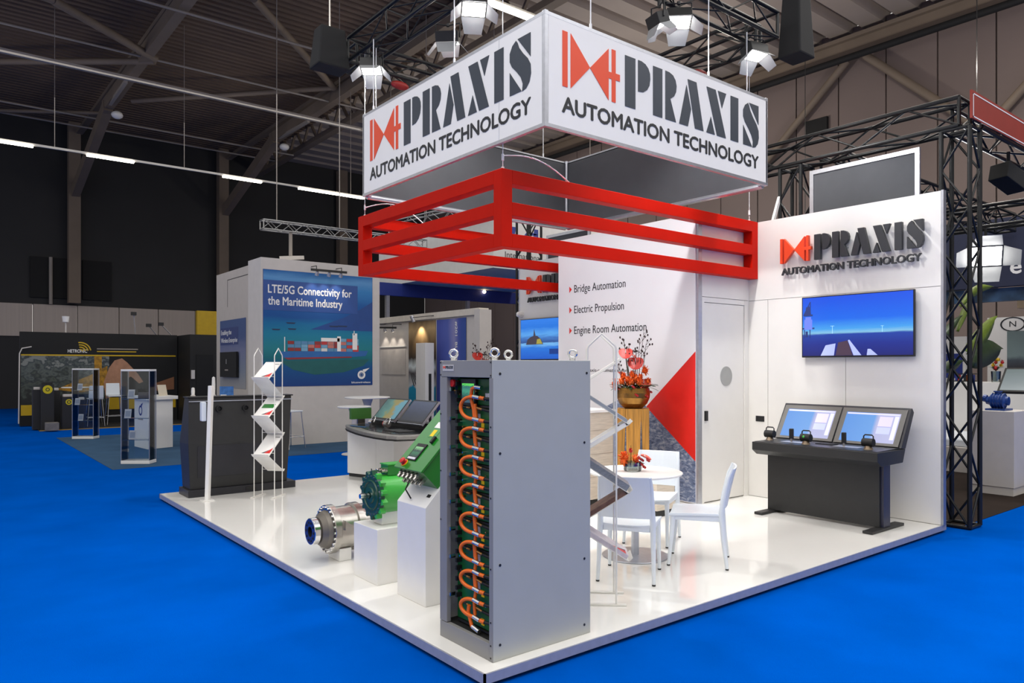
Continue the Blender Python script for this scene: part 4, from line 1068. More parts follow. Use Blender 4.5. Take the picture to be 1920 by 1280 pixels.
def arrangement(loc, lab):
    t = thing('flower_bowl', lab, 'flowers', loc, group='flower bowls on wooden blocks')
    b = MB(); b.lathe((0, 0, 0), (0, 0, 1), [(0, .001), (.10, .001), (.12, .01), (.17, .06), (.20, .13), (.205, .19), (.195, .25), (.185, .25), (.19, .19), (.15, .06), (0, .05)], 32); b.build('bowl', m_bowl, t)
    b = MB(); b.lathe((0, 0, 0), (0, 0, 1), [(0, .235), (.185, .235)], 24); b.build('moss', M_leaf, t)
    z = .24; O = (0, 0, 0)
    ux, uy = .6225, -.7826      # nothing but a spread of the stems over the bowl
    for x, y, h, r, m_ in ((-.08, .05, .44, .085, M_petal), (.03, -.01, .32, .10, M_petal), (.06, .05, .40, .05, M_petal2), (.08, -.10, .07, .085, M_petal2), (-.10, .12, .18, .05, M_petal2)):
        b = MB(); b.tube([(x * .4, y * .4, z), (x, y, z + h)], .004, 5); b.build('stem', M_leaf, t)
        antho(O, t, (x, y, z + h), r, (-.55 if r > .06 else .2, -.5, .6), m_)
    for x, y, h, r in ((-.02, .0, .17, .06), (.09, -.11, .22, .07), (-.09, .08, .15, .065), (-.16, .15, .06, .075), (-.12, -.08, .08, .06), (.04, .02, .10, .07), (.10, .0, .07, .06), (.13, -.13, .08, .06), (-.05, -.14, .07, .06), (-.17, .03, .08, .06), (.0, -.05, .12, .06), (-.1, .0, .1, .06), (.05, .13, .08, .06), (.02, -.10, .14, .05)):
        mum(O, t, (x, y, z + h), r)
    rr = random.Random(5)
    for k in range(26):
        a = rr.uniform(0, 6.28); rad = rr.uniform(.17, .235); c = V(rad * math.cos(a), rad * math.sin(a), z + rr.uniform(-.09, .05))
        b = MB(); b.ball(c, .014, 8); b.ball(c + V(.02, .006, -.006), .013, 8); b.ball(c + V(-.004, .02, .01), .013, 8); b.build('berry_cluster', M_berry, t)
    for x, y, h in ((.08, -.10, .70), (.06, -.06, .60), (-.07, .09, .60), (-.04, .04, .5), (.11, -.11, .55), (-.15, .12, .30), (.03, -.02, .46)):
        twig(O, t, (x * .4, y * .4, z), (x, y, z + h), 7, int(x * 1000 + h * 77))
    for k in range(30):
        a = 2 * math.pi * k / 30 + rr.uniform(-.1, .1); leaf(O, t, (.12 * math.cos(a), .12 * math.sin(a), z + .02), (math.cos(a), math.sin(a), rr.uniform(.1, .6)), rr.uniform(.14, .24), .026)
    return t
m_wood = mat('rough_oak', (186, 132, 54), rough=.6, var=.35, scale=5, stretch=(9, 9, .5), bump=.4, bscale=14)
def wood_block(loc, lab):
    w = thing('wooden_block', lab, 'pedestal', loc, group='split oak pedestals')
    H = 1.147
    for (a0, a1, g0, g1) in ((-.19, -.095, 0, .026), (-.094, .090, .020, .016), (.091, .19, .022, 0)):
        b = MB(); lv = [(0.001, 1.0), (.55, .75), (1.02, .05), (H, 0.0)]; vs = []; fs = []
        for z, k in lv:
            y0, y1 = a0 + g0 * k + .0005, a1 - g1 * k - .0005
            vs += [(-.17, y0, z), (.17, y0, z), (.17, y1, z), (-.17, y1, z)]
        for i in range(3):
            for j in range(4): fs.append((4 * i + j, 4 * i + (j + 1) % 4, 4 * i + 4 + (j + 1) % 4, 4 * i + 4 + j))
        fs += [(3, 2, 1, 0), (12, 13, 14, 15)]
        b.add(vs, fs); b.build('timber', m_wood, w, bevel=.003)
    return w
wood_block((4.40, 2.91, PT), 'oak block pedestal with deep cracks in front of the red triangle').rotation_euler = (0, 0, R(42))
arrangement((4.40, 2.91, PT + 1.148), 'brass bowl of red and orange flowers in front of the white banner')
wood_block((4.52, 6.19, PT), 'oak block pedestal hidden behind the battery cabinet, near the lake screen').rotation_euler = (0, 0, R(42))
arrangement((4.52, 6.19, PT + 1.148), 'brass bowl of red and orange flowers beside the lake screen').rotation_euler = (0, 0, R(20))

# small glass with flowers on the table
sg = thing('flower_glass', 'low square glass of orange flowers and red berries on the round table', 'flowers', (2.50, 1.20, PT + .743))
zb = 0.0
gm = glass_mat('vase_glass', (225, 232, 232), .10)
b = MB(); b.lathe((0, 0, 0), (0, 0, 1), [(0, .001), (.072, .001), (.078, .01), (.078, .08), (.073, .08), (.073, .012), (0, .012)], 24); b.build('glass', gm, sg)
b = MB(); b.lathe((0, 0, 0), (0, 0, 1), [(0, .013), (.071, .013), (.071, .045), (0, .045)], 24); b.build('water', glass_mat('water', (215, 225, 228), .04), sg)
mum((0, 0, 0), sg, (-.05, .05, .11), .065, n=80); mum((0, 0, 0), sg, (-.09, .02, .085), .04); mum((0, 0, 0), sg, (.02, -.02, .10), .05); mum((0, 0, 0), sg, (.01, .03, .17), .03, M_petal)
antho((0, 0, 0), sg, (.07, -.08, .125), .055, (.2, -.3, .9), M_petal2)
rr = random.Random(3)
for k in range(9):
    c = V(.06 + rr.uniform(-.06, .07), -.07 + rr.uniform(-.07, .06), .03 + rr.uniform(0, .1)); b = MB(); b.ball(c, .013, 8); b.ball(c + V(.018, 0, -.01), .012, 8); b.build('berry_cluster', M_berry, sg)
for k in range(6):
    a = k; leaf((0, 0, 0), sg, (.03 * math.cos(a), .03 * math.sin(a), .07), (math.cos(a), math.sin(a), .4), .09, .014)
b = MB(); b.tube([(0, .02, .05), (.01, .03, .22)], [.004, .002], 5); b.build('stem', M_leaf, sg)

# pale counter beside the banner
ct = thing('bar_counter', 'pale wood-look bar counter with a white top in front of the banner', 'counter', (3.75, 3.15, PT))
oo = (3.75, 3.15, PT)
m_oak = mat('pale_oak', (206, 194, 178), rough=.5, var=.12, scale=6, stretch=(1, 1, 8))
b = MB(oo); n = 16
pts = [(3.42 + .34 * (1 - math.cos(math.pi / 2 * i / n)), 3.42 - .44 * math.sin(math.pi / 2 * i / n)) for i in range(n + 1)]
out = pts + [(4.15, 2.98), (4.15, 3.55), (3.42, 3.55)]
b.prism([(x, y, PT + .09) for x, y in out], (0, 0, 1), 1.02); b.build('body', m_oak, ct)
b = MB(oo); b.prism([(x + .02, y + .02, PT + .001) for x, y in out], (0, 0, 1), .085); b.build('plinth', M_char, ct)
b = MB(oo); b.prism([(3.80 + (x - 3.80) * 1.05, 3.25 + (y - 3.25) * 1.08, PT + 1.112) for x, y in out], (0, 0, 1), .03); b.build('counter_top', M_white, ct, bevel=.003)
for z in (.35, .62, .9):
    b = MB(oo); b.prism([(3.79 + (x - 3.79) * 1.006, 3.26 + (y - 3.26) * 1.006, PT + z) for x, y in out], (0, 0, 1), .004); b.build('joint_line', mat('joint_brown', (150, 136, 120), rough=.6), ct)
lc = thing('low_cabinet', 'low beige cabinet with dark plinth behind the white chairs', 'cabinet', (4.05, 2.3, PT))
b = MB((4.05, 2.3, PT)); b.box(3.9, 4.2, 2.11, 2.5, PT + .07, PT + .42); b.build('body', m_oak, lc, bevel=.003)
b = MB((4.05, 2.3, PT)); b.box(3.91, 4.19, 2.12, 2.49, PT + .001, PT + .069); b.build('plinth', M_char, lc)

# ------------------------------------------------------------------ operator console on the right
oc = thing('operator_console', 'charcoal operator console with two tilted screens and five levers', 'console', (5.3, .9, PT))
oo = (5.3, .9, PT)
Y0, Y1 = .21, 1.615
prof_xz(oo, [(4.945, .89), (4.945, .80), (5.03, .745), (5.50, .75), (5.56, .888)], Y0, Y1).build('desk', M_char, oc, bevel=.006)
prof_xz(oo, [(4.97, .8905), (5.46, .896), (5.46, .90), (4.97, .8945)], Y0 + .02, Y1 - .02).build('desk_top', mat('desk_dark', (46, 46, 48), rough=.4), oc)
prof_xz(oo, [(5.455, .897), (5.56, .889), (5.76, 1.255), (5.722, 1.300), (5.705, 1.300)], Y0, Y1 + .04).build('screen_housing', M_char2, oc, bevel=.005)
fs2 = Frame((5.45, 1.6, .9), (0, -1, 0), (.25, 0, .385))
for a0 in (-.035, .672):
    bz = fs2.rect(a0, .005, a0 + .69, .448, .003, .008, off=oo).build('bezel', mat('bezel_grey', (100, 98, 94), rough=.4), oc, bevel=.002)
    fs2.sheet(a0 + .055, .035, a0 + .635, .395, .0125, off=oo).build('screen', pic_mat('console_screen', ((0, (90, 160, 246)), (.55, (104, 172, 250)), (.62, (196, 200, 246)), (1, (206, 208, 250))), axis=0, noise=.03, nscale=(3, 3, 1), emit=.72), bz)
    sc = lambda x0, y0, x1, y1, col, nm, d: fs2.rect(a0 + .055 + x0 * .58, .035 + y0 * .36, a0 + .055 + x1 * .58, .035 + y1 * .36, .013 + d, .0004, off=oo).build(nm, glow('console_%s' % nm, col, .7), bz)
    sc(.02, .93, .98, .98, (176, 176, 232), 'menu_bar', 0)
    sc(.64, .55, .88, .88, (178, 172, 222), 'data_pane', 0); sc(.64, .30, .88, .52, (158, 164, 216), 'data_pane_low', .0001); sc(.91, .12, .98, .9, (196, 196, 244), 'side_keys', 0)
b = MB(oo); b.box(5.175, 5.36, .30, 1.56, PT + .03, .7449); b.build('pedestal', M_char, oc, bevel=.003)
b = MB(oo); b.box(5.20, 5.34, .268, .30, PT + .03, .7449); b.build('pedestal_end', mat('blue_black_metal', (36, 38, 58), rough=.35), oc)
for y in (.30, 1.52):
    b = MB(oo); b.box(4.92, 5.62, y - .05, y + .05, PT + .001, PT + .029); b.build('foot', M_char, oc, bevel=.004)
for x, y in ((5.22, 1.56), (5.12, 1.06), (5.15, .40)):
    b = MB(oo); b.cyl((x, y - .055, .965), (x, y + .055, .965), .042, n=16); lv = b.build('azimuth_lever', M_rubber, oc, bevel=.004)
    b = MB(oo); b.cyl((x, y, .894), (x, y, .93), .05, .03, n=14); b.build('lever_base', mat('brass_dark', (120, 104, 84), rough=.4, metal=.5), lv)
    b = MB(oo); b.tube([(x, y - .052, .965), (x + .005, y - .048, 1.03), (x + .005, y - .035, 1.042), (x + .005, y + .035, 1.042), (x + .005, y + .048, 1.03), (x, y + .052, .965)], .007, 6); b.build('grip', M_rubber, lv)
    if y == 1.06: b = MB(oo); b.ball((x - .03, y + .01, .975), .018, 8); b.build('green_key', M_green2, lv)
for x, y in ((5.20, 1.28), (5.20, .68)):
    b = MB(oo); b.box(x - .02, x + .02, y - .02, y + .02, .935, 1.045); js = b.build('joystick', M_rubber, oc, bevel=.006)
    b = MB(oo); b.cyl((x, y, .894), (x, y, .936), .012, n=8); b.build('stick', M_steelp, js)
    b = MB(oo); b.box(x - .06, x + .08, y - .17, y + .10, .8945, .898); b.build('key_plate', M_alu_d, oc)
b = MB(oo); b.box(5.2, 5.32, .80, 1.0, .8945, .905); b.build('keyboard', M_rubber, oc)
# ------------------------------------------------------------------ lighting trusses and floodlights
M_truss = mat('black_truss', (38, 39, 40), rough=.35, metal=.5, var=.08)
M_trussa = mat('silver_truss', (150, 150, 150), rough=.35, metal=.8, var=.08)
def truss(name, p, q, label, w=.29, h=.29, r=.025, pitch=.5, m_=None, group=None, joined=False, rb=.010, cat='truss'):
    p, q = Vector(p), Vector(q); d = (q - p); L = d.length; d.normalize()
    up = V(0, 0, 1) if abs(d.z) < .9 else V(1, 0, 0)
    a = d.cross(up).normalized(); u = a.cross(d).normalized()
    m_ = m_ or M_truss
    t = thing(name, label, cat, tuple(p), group=group)
    cs = [(s * w / 2, e * h / 2) for s in (-1, 1) for e in (-1, 1)]
    for s, e in cs:
        b = MB(p); o = a * s + u * e; b.cyl(p + o, q + o, r, n=8); b.build('chord', m_, t)
    n = max(2, int(round(L / pitch)))
    jb = MB(p)
    for fx in range(4):
        c0, c1 = ((cs[0], cs[1]), (cs[2], cs[3]), (cs[0], cs[2]), (cs[1], cs[3]))[fx]
        for k in range(n):
            t0, t1 = L * k / n, L * (k + 1) / n
            A, B = (c0, c1) if (k + fx) % 2 == 0 else (c1, c0)
            bb = jb if joined else MB(p)
            bb.cyl(p + d * t0 + a * A[0] + u * A[1], p + d * t1 + a * B[0] + u * B[1], rb, n=6)
            if not joined: bb.build('brace', m_, t)
    if joined: tag(jb.build('bracing', m_, t), kind='stuff')
    for tt in (0, L):
        b = MB(p)
        for i in range(4):
            A, B = (cs[0], cs[1], cs[3], cs[2])[i], (cs[1], cs[3], cs[2], cs[0])[i]
            b.cyl(p + d * tt + a * A[0] + u * A[1], p + d * tt + a * B[0] + u * B[1], r * .8, n=8)
        b.build('end_frame', m_, t)
    return t
TX0, TX1, TY0, TY1, TZ = 1.95, 5.45, 1.75, 5.55, 5.75
truss('lighting_truss', (TX0, TY0 + .18, TZ), (TX0, TY1 - .18, TZ), 'black lighting truss above the side of the hanging sign, facing the ship poster', group='square lighting truss')
truss('lighting_truss', (TX0 + .0, TY1, TZ), (TX1, TY1, TZ), 'black lighting truss behind the hanging sign', group='square lighting truss')
truss('lighting_truss', (TX1, TY0 + .18, TZ), (TX1, TY1 - .18, TZ), 'black lighting truss above the raised wall sign', group='square lighting truss')
truss('lighting_truss', (TX0, TY0, TZ), (TX1, TY0, TZ), 'black lighting truss over the front face of the hanging sign', group='square lighting truss')

M_lamp = glow('flood_face', (255, 252, 246), 14.0)
M_flap = mat('barn_door', (150, 152, 154), rough=.5, var=.05)
def floodlight(loc, aim, label, power, top=TZ - .172, size=.26, ang=125):
    t = thing('floodlight', label, 'floodlight', loc, group='floodlights on the black truss')
    loc = Vector(loc); n = (Vector(aim) - loc).normalized()
    u = n.cross(V(0, 0, 1)).normalized(); v = u.cross(n)
    of = tuple(loc)
    b = MB(of); b.obox(loc - n * .06, u * size / 2, v * size * .36, n * .058); b.build('housing', M_black, t, bevel=.006)
    b = MB(of); b.obox(loc + n * .002, u * size * .45, v * size * .31, n * .002); b.build('lamp_face', M_lamp, t)
    for s, ax, bx, half in ((1, v, u, .36), (-1, v, u, .36), (1, u, v, .5), (-1, u, v, .5)):
        e = loc + ax * s * size * half
        out = (n * .75 + ax * s * .66).normalized()
        w0 = size * (.48 if ax is v else .34)
        b = MB(of); b.add([e - bx * w0, e + bx * w0, e + bx * w0 * .72 + out * size * .62, e - bx * w0 * .72 + out * size * .62,
                           e - bx * w0 + ax * s * .004, e + bx * w0 + ax * s * .004, e + bx * w0 * .72 + out * size * .62 + ax * s * .004, e - bx * w0 * .72 + out * size * .62 + ax * s * .004],
                          [(0, 1, 2, 3), (7, 6, 5, 4), (0, 4, 5, 1), (1, 5, 6, 2), (2, 6, 7, 3), (3, 7, 4, 0)]); b.build('barn_door', M_flap, t)
    b = MB(of); b.tube([loc - n * .06 + u * size * .53, loc - n * .06 + u * size * .53 + V(0, 0, .16), V(loc.x, loc.y, loc.z + .20), loc - n * .06 - u * size * .53 + V(0, 0, .16), loc - n * .06 - u * size * .53], .009, 6); b.build('yoke', M_black, t)
    b = MB(of); b.cyl((loc.x, loc.y, loc.z + .19), (loc.x, loc.y, max(top, loc.z + .22)), .02, n=8); b.build('clamp', M_black, t)
    d = bpy.data.lights.new('flood_beam', 'SPOT'); d.energy = power; d.spot_size = R(ang); d.spot_blend = .6; d.shadow_soft_size = .09; d.color = (1, .985, .965)
    lo = bpy.data.objects.new('flood_beam', d); COL.objects.link(lo); lo.parent = t
    lo.location = n * .03
    lo.rotation_euler = n.to_track_quat('-Z', 'Y').to_euler()
    return t
floodlight((1.90, 4.92, 5.37), (1.2, 4.0, 1.0), 'lit floodlight at the truss corner beside the black speaker', 245)
floodlight((2.28, 3.80, 5.42), (3.0, 4.6, 1.2), 'dim floodlight with open barn doors above the slate lettering', 180)
floodlight((2.0, 2.9, 5.375), (1.0, 1.2, .9), 'lit floodlight over the top edge of the hanging sign', 245)
floodlight((3.86, 1.78, 5.375), (2.6, .4, .8), 'bright double-flap floodlight over the front lettering', 260)
floodlight((3.50, 1.74, 5.22), (4.9, 1.4, 1.6), 'smaller floodlight tucked under the bright double-flap floodlight', 200, size=.2)
floodlight((5.22, 1.75, 5.37), (5.0, .8, 1.4), 'lit floodlight at the truss corner over the wall screen', 245)
# loudspeakers / motors
def hang_box(loc, dims, label, chain):
    t = thing('chain_hoist', label, 'hoist', loc, group='black hoist bags on the truss')
    x, y, z = loc; w, d, h = dims
    b = MB(loc)
    b.add([(x - w / 2, y - d / 2, z), (x + w / 2, y - d / 2, z), (x + w / 2, y + d / 2, z), (x - w / 2, y + d / 2, z), (x - w * .38, y - d * .38, z + h), (x + w * .38, y - d * .38, z + h), (x + w * .38, y + d * .38, z + h), (x - w * .38, y + d * .38, z + h)],
          [(3, 2, 1, 0), (4, 5, 6, 7), (0, 1, 5, 4), (1, 2, 6, 5), (2, 3, 7, 6), (3, 0, 4, 7)]); b.build('bag', M_blackm, t, bevel=.02)
    b = MB(loc); b.cyl((x, y, z + h), (x, y, chain), .012, n=6); b.build('chain', M_steelp, t)
    b = MB(loc); b.cyl((x - .08, y, z + h * .96), (x + .08, y, z + h * .96 + .03), .025, n=8); b.build('hook', M_steelp, t)
hang_box((1.55, 5.35, 5.42), (.42, .3, .5), 'black hoist bag at the end of the truss over the lit floodlight', 12)
hang_box((5.85, 1.60, 5.45), (.34, .3, .75), 'black hoist bag beside the floodlight over the wall screen', 12)
for (x, y, z), lb in (((2.6, 5.45, 5.51), 'red cable winch lying on the truss behind the sign'), ((5.45, 2.7, 5.51), 'red cable winch lying on the truss over the wall sign')):
    b = MB((x, y, z)); b.ball((x, y, z), .10, 12, (1.4, .6, .55)); b.build('cable_winch', mat('winch_red', (150, 30, 26), rough=.5), label=lb, category='winch')

# black truss portal behind the back wall, with framed grey screen
G = 'black truss portal behind the stand'
truss('portal_truss', (6.45, -.02, 4.48), (6.45, 7.0, 4.48), 'black truss beam running above the back wall', group=G, h=.30, w=.30, pitch=.55, rb=.013)
truss('portal_truss', (6.45, .02, .02), (6.45, .02, 4.30), 'black truss leg standing at the end of the back wall', group=G, w=.28, h=.28, pitch=.42, rb=.013)
truss('portal_truss', (6.45, 1.95, .02), (6.45, 1.95, 4.30), 'black truss leg between the grey screen and the hanging sign', group=G, pitch=.45, rb=.013)
truss('portal_truss', (6.62, .02, 4.48), (11.5, .02, 4.48), 'black truss beam carrying the dark red band', group=G, pitch=.55, rb=.013, joined=True)
truss('portal_truss', (6.9, 7.9, .02), (6.9, 7.9, 4.75), 'black truss leg in front of the white International panel', group=G, w=.34, h=.34, pitch=.42, rb=.014)
rb_ = thing('red_band', 'dark red fascia band with a pale outline on the black truss', 'fascia', (6.2, -.16, 4.34))
oo = (6.2, -.16, 4.34)
fr_ = Frame((6.2, -.16, 0), (1, 0, 0))
fr_.rect(0, 4.345, 5.3, 4.64, 0, .02, off=oo).build('board', mat('brick_red', (150, 48, 34), rough=.6, var=.05), rb_)
for a0, z0, a1, z1 in ((.03, 4.36, 5.27, 4.372), (.03, 4.60, 5.27, 4.612), (.03, 4.36, .045, 4.612)):
    fr_.rect(a0, z0, a1, z1, .0205, .002, off=oo).build('outline', M_paper, rb_)
def framed_screen(y0, y1, z0, z1, label):
    t = thing('grey_screen', label, 'screen panel', (6.28, (y0 + y1) / 2, z0), group='grey screens in silver frames')
    oo = (6.28, (y0 + y1) / 2, z0)
    b = MB(oo); b.box(6.285, 6.30, y0, y1, z0, z1); b.build('fabric', M_greyfab, t)
    for a in ((y0 - .05, y0, z0, z1 + .05), (y1, y1 + .05, z0, z1 + .05), (y0, y1, z1, z1 + .05)):
        b = MB(oo); b.box(6.275, 6.31, *a); b.build('frame_rail', M_alu, t)
framed_screen(.42, 1.62, .001, 4.13, 'dark grey fabric screen in a silver frame above the raised wall sign')
framed_screen(5.62, 6.62, .001, 4.02, 'dark grey fabric screen in a silver frame behind the red hanging frame')
b = MB((6.5, 1.76, 0)); b.box(6.48, 6.52, 1.67, 1.755, .0065, 4.12); b.build('orange_upright', M_lred, label='narrow orange red upright board beside the grey screen', category='board')
bk = MB((5.98, 2.05, 3.58)); bk.bar((5.96, 2.06, 3.3), (6.3, 2.10, 3.93), .03, .05); bk.build('wall_stay', M_white, label='white stay bracing the back wall to the truss leg', category='stay')
# ------------------------------------------------------------------ neighbouring stand with the ship poster
M_wgrey = mat('painted_board', (206, 200, 194), rough=.6, var=.03)
pw = thing('poster_wall', 'thick white display wall with a big blue container ship poster', 'display wall', (4.6, 12.8, 0))
oo = (4.6, 12.8, 0)
b = MB(oo); b.box(3.194, 6.03, 12.4, 13.2, .0065, 4.075); b.build('wall_body', M_wgrey, pw, bevel=.004)
fp = Frame((0, 12.4, 0), (1, 0, 0))
m_post = pic_mat('ship_poster', ((0, (30, 66, 130)), (.16, (26, 84, 140)), (.24, (28, 110, 120)), (.33, (40, 130, 140)), (.45, (34, 128, 158)), (.55, (28, 110, 160)), (.60, (30, 84, 150)), (.72, (36, 92, 160)), (.86, (60, 130, 190)), (.94, (96, 150, 200)), (1, (40, 100, 165))), noise=.08, nscale=(3, 9, 1), rough=.9)
ps = MB(oo); fp.rect(3.24, 1.30, 5.836, 3.825, .001, .010, ps); pst = ps.build('poster', M_blue, pw)
fp.sheet(3.245, 1.305, 5.831, 3.82, .012, off=oo).build('poster_print', m_post, pst)
def pp(name, m_, polys, c=.0125, par=None):
    mb = MB(oo)
    for p in polys: fp.poly(p, c, .001, mb)
    return mb.build(name, m_, par or pst)
def rct(x0, z0, x1, z1): return [(x0, z0), (x1, z0), (x1, z1), (x0, z1)]
pp('hill_shape', mat('hill_blue', (30, 72, 140), rough=.5), [[(4.3, 2.56), (5.83, 2.56), (5.83, 3.25), (5.5, 3.05), (5.1, 2.85)]])
pp('title_band', mat('band_blue', (42, 80, 150), rough=.5), [rct(3.245, 2.95, 5.45, 3.60)], .0138)
text(fp, 'LTE/5G Connectivity for', 3.345, 3.325, .185, M_paper, pst, width=1.95, c=.0155, bold=.018, off=oo)
text(fp, 'the Maritime Industry', 3.345, 3.07, .185, M_paper, pst, width=1.72, c=.0155, bold=.018, off=oo)
pp('water_shadow', mat('water_green', (26, 96, 96), rough=.5), [[(3.6, 1.86), (5.75, 1.90), (5.6, 1.75), (5.1, 1.60), (4.4, 1.55), (3.9, 1.66)]], .0126)
pp('ship_hull', mat('hull_blue', (44, 104, 170), rough=.5), [[(3.58, 2.06), (5.72, 2.10), (5.66, 1.98), (5.3, 1.95), (3.8, 1.90), (3.68, 1.93)]], .0140)
pp('hull_red', mat('hull_redm', (150, 50, 60), rough=.5), [[(3.70, 1.925), (5.30, 1.965), (5.3, 1.935), (3.78, 1.885)]], .0152)
rr = random.Random(11)
cols = [mat('box_%d' % i, c, rough=.6) for i, c in enumerate(((196, 60, 60), (120, 170, 200), (226, 222, 216), (150, 50, 50), (90, 140, 180), (200, 120, 110)))]
x = 3.78
while x < 5.45:
    wv = .155; n = 3 if x < 4.7 else 4
    if not 4.93 < x < 5.02:
        for k in range(n):
            b = MB(oo); fp.rect(x, 2.075 + k * .075, x + wv - .012, 2.145 + k * .075, .0142, .002, b); b.build('container', rr.choice(cols), pst)
    x += wv
pp('ship_bridge', M_paper, [rct(4.94, 2.08, 5.03, 2.42), rct(5.32, 2.12, 5.44, 2.50), rct(4.55, 2.30, 5.0, 2.38), rct(5.35, 2.46, 5.37, 2.56)], .0165)
pp('mast', M_paper, [rct(3.70, 2.06, 3.72, 2.38)], .0165)
for x0, z0, w in ((3.42, 2.52, .2), (3.78, 2.54, .2), (3.74, 2.67, .22), (4.74, 2.63, .24), (4.95, 2.64, .25)):
    pp('distant_ship', mat('far_ship', (30, 50, 84), rough=.5), [[(x0, z0 + .03), (x0 + w, z0 + .03), (x0 + w - .03, z0), (x0 + .03, z0)]], .014)
fp.ring(5.55, 1.54, .055, .10, .013, .001, 20, off=oo).build('round_logo', M_paper, pst)
pp('logo_wing', M_paper, [[(5.58, 1.66), (5.76, 1.70), (5.62, 1.59)], rct(5.52, 1.50, 5.58, 1.505), rct(5.52, 1.57, 5.58, 1.575), rct(5.52, 1.505, 5.525, 1.57), rct(5.575, 1.505, 5.58, 1.57)], .013)
text(fp, 'bluewireless', 5.30, 1.345, .045, M_paper, pst, width=.48, c=.013, bold=.01, off=oo)
def spot_rail(p, q, label, out, n=3, warm=(1, .9, .78), power=7):
    t = thing('spot_rail', label, 'spotlight', p, group='spot rails of the neighbouring stands')
    p, q, out = Vector(p), Vector(q), Vector(out)
    b = MB(p); b.bar(p, q, .03, .05); b.build('rail', M_char, t)
    for k in range(n):
        c = p.lerp(q, (k + .5) / n) + V(0, 0, -.06); dr = (out * -.45 + V(0, 0, -1)).normalized()
        b = MB(p); b.cyl(c - dr * .03, c + dr * .06, .03, .045, n=12); s = b.build('spot_head', M_alu, t)
        b = MB(p); b.cyl(c + dr * .055, c + dr * .062, .038, n=12); b.build('bulb', glow('spot_glow', (255, 236, 205), 9), s)
        d = bpy.data.lights.new('spot_beam', 'SPOT'); d.energy = power; d.spot_size = R(75); d.spot_blend = .7; d.color = warm; d.shadow_soft_size = .04
        lo = bpy.data.objects.new('spot_beam', d); COL.objects.link(lo); lo.parent = t; lo.location = c + dr * .08 - p; lo.rotation_euler = dr.to_track_quat('-Z', 'Y').to_euler()
    for k in (0, 1):
        b = MB(p); e = p.lerp(q, .15 + .7 * k); b.tube([e, e + V(0, 0, .09), e - out * .28 + V(0, 0, .10)], .01, 6); b.build('bracket', M_char, t)
spot_rail((4.2, 12.12, 3.86), (5.05, 12.12, 3.86), 'rail of three lit spots over the container ship poster', (0, -1, 0))
# side wall with the small poster
sw = thing('side_wall', 'white side wall with a small blue poster and a black screen', 'display wall', (3.9, 14.8, 0))
oo = (3.9, 14.8, 0)
b = MB(oo); b.box(3.494, 6.0, 13.22, 16.5, .0065, 4.10); b.build('wall_body', mat('shade_board', (188, 180, 172), rough=.6, var=.03), sw, bevel=.004)
fa = Frame((3.494, 16.5, 0), (0, -1, 0))
fa.rect(.9, 3.22, .915, 3.9, .0, .003, off=oo).build('door_joint', M_char, sw); fa.rect(.9, 3.885, 2.4, 3.9, .0, .003, off=oo).build('door_joint', M_char, sw)
ms = MB(oo); fa.sheet(.32, 1.2, 2.28, 2.89, .006, ms); ms.build('poster', pic_mat('small_poster', ((0, (150, 150, 152)), (.3, (120, 130, 150)), (.55, (110, 116, 150)), (.75, (58, 80, 128)), (1, (60, 84, 130))), noise=.15, rough=.5), sw)
fa.rect(.36, 2.27, 1.74, 2.70, .0065, .001, off=oo).build('title_band', mat('band_navy', (48, 64, 116), rough=.5), sw)
text(fa, 'Enabling the', .42, 2.53, .12, M_paper, sw, width=.80, c=.008, off=oo); text(fa, 'Wireless Enterprise', .42, 2.33, .12, M_paper, sw, width=1.25, c=.008, off=oo)
sc_ = fa.rect(.55, 1.47, 1.80, 2.09, .03, .05, off=oo).build('black_screen', M_blackm, sw)
text(fa, 'l', 1.05, 1.80, .12, M_paper, sc_, c=.081, off=oo)
fa.rect(.95, 1.63, 1.2, 1.66, .081, .001, off=oo).build('caption', M_steel2, sc_)
fa.ring(1.25, 1.16, .05, .085, .004, .002, 16, off=oo).build('round_logo', M_blue, sw)

# partition with pictures further right
pt_ = thing('picture_partition', 'white partition with a row of pictures and a tall blue banner', 'display wall', (8.1, 13.5, 0))
oo = (8.1, 13.5, 0)
fq = Frame((8.0, 16.06, 0), (0, -1, 0))       # a = 16.06 - Y
b = MB(oo); b.box(8.0, 8.2, 11.16, 16.06, .0065, 2.98); b.build('wall_body', M_wgrey, pt_)
b = MB(oo); b.box(7.93, 8.22, 11.0, 16.06, 2.981, 3.14); b.build('fascia', mat('cream_fascia', (214, 206, 194), rough=.6), pt_)
b = MB(oo); b.box(7.90, 8.25, 10.93, 11.15, .0065, 3.10); b.build('end_post', M_wgrey, pt_)
fq.rect(.15, 1.5, 1.5, 2.2, .002, .01, off=oo).build('pale_panel', mat('pale_panel', (196, 190, 184), rough=.6), pt_)
fq.rect(.05, 2.28, 1.55, 2.31, .002, .03, off=oo).build('ledge', M_white, pt_)
mq = MB(oo); fq.sheet(1.68, .05, 3.06, 2.95, .012, mq); mq.build('ship_bow_picture', pic_mat('bow_picture', ((0, (20, 130, 170)), (.38, (24, 150, 190)), (.40, (200, 205, 210)), (.52, (90, 86, 92)), (.58, (214, 226, 232)), (.66, (60, 52, 46)), (.8, (120, 96, 66)), (.92, (190, 160, 116)), (1, (130, 108, 80))), noise=.10, nscale=(7, 4, 1), rough=.5), pt_)
for k in range(4): fq.poly([(1.95 + .13 * k, 1.2), (2.0 + .13 * k, 1.2), (1.8 + .05 * k, 1.55), (1.77 + .05 * k, 1.55)], .013, .001, off=oo).build('rope', M_char, pt_)
for k in range(6): fq.rect(1.72 + .0, .25 + k * .1, 1.86, .27 + k * .1, .013, .001, off=oo).build('draught_mark', M_blue, pt_)
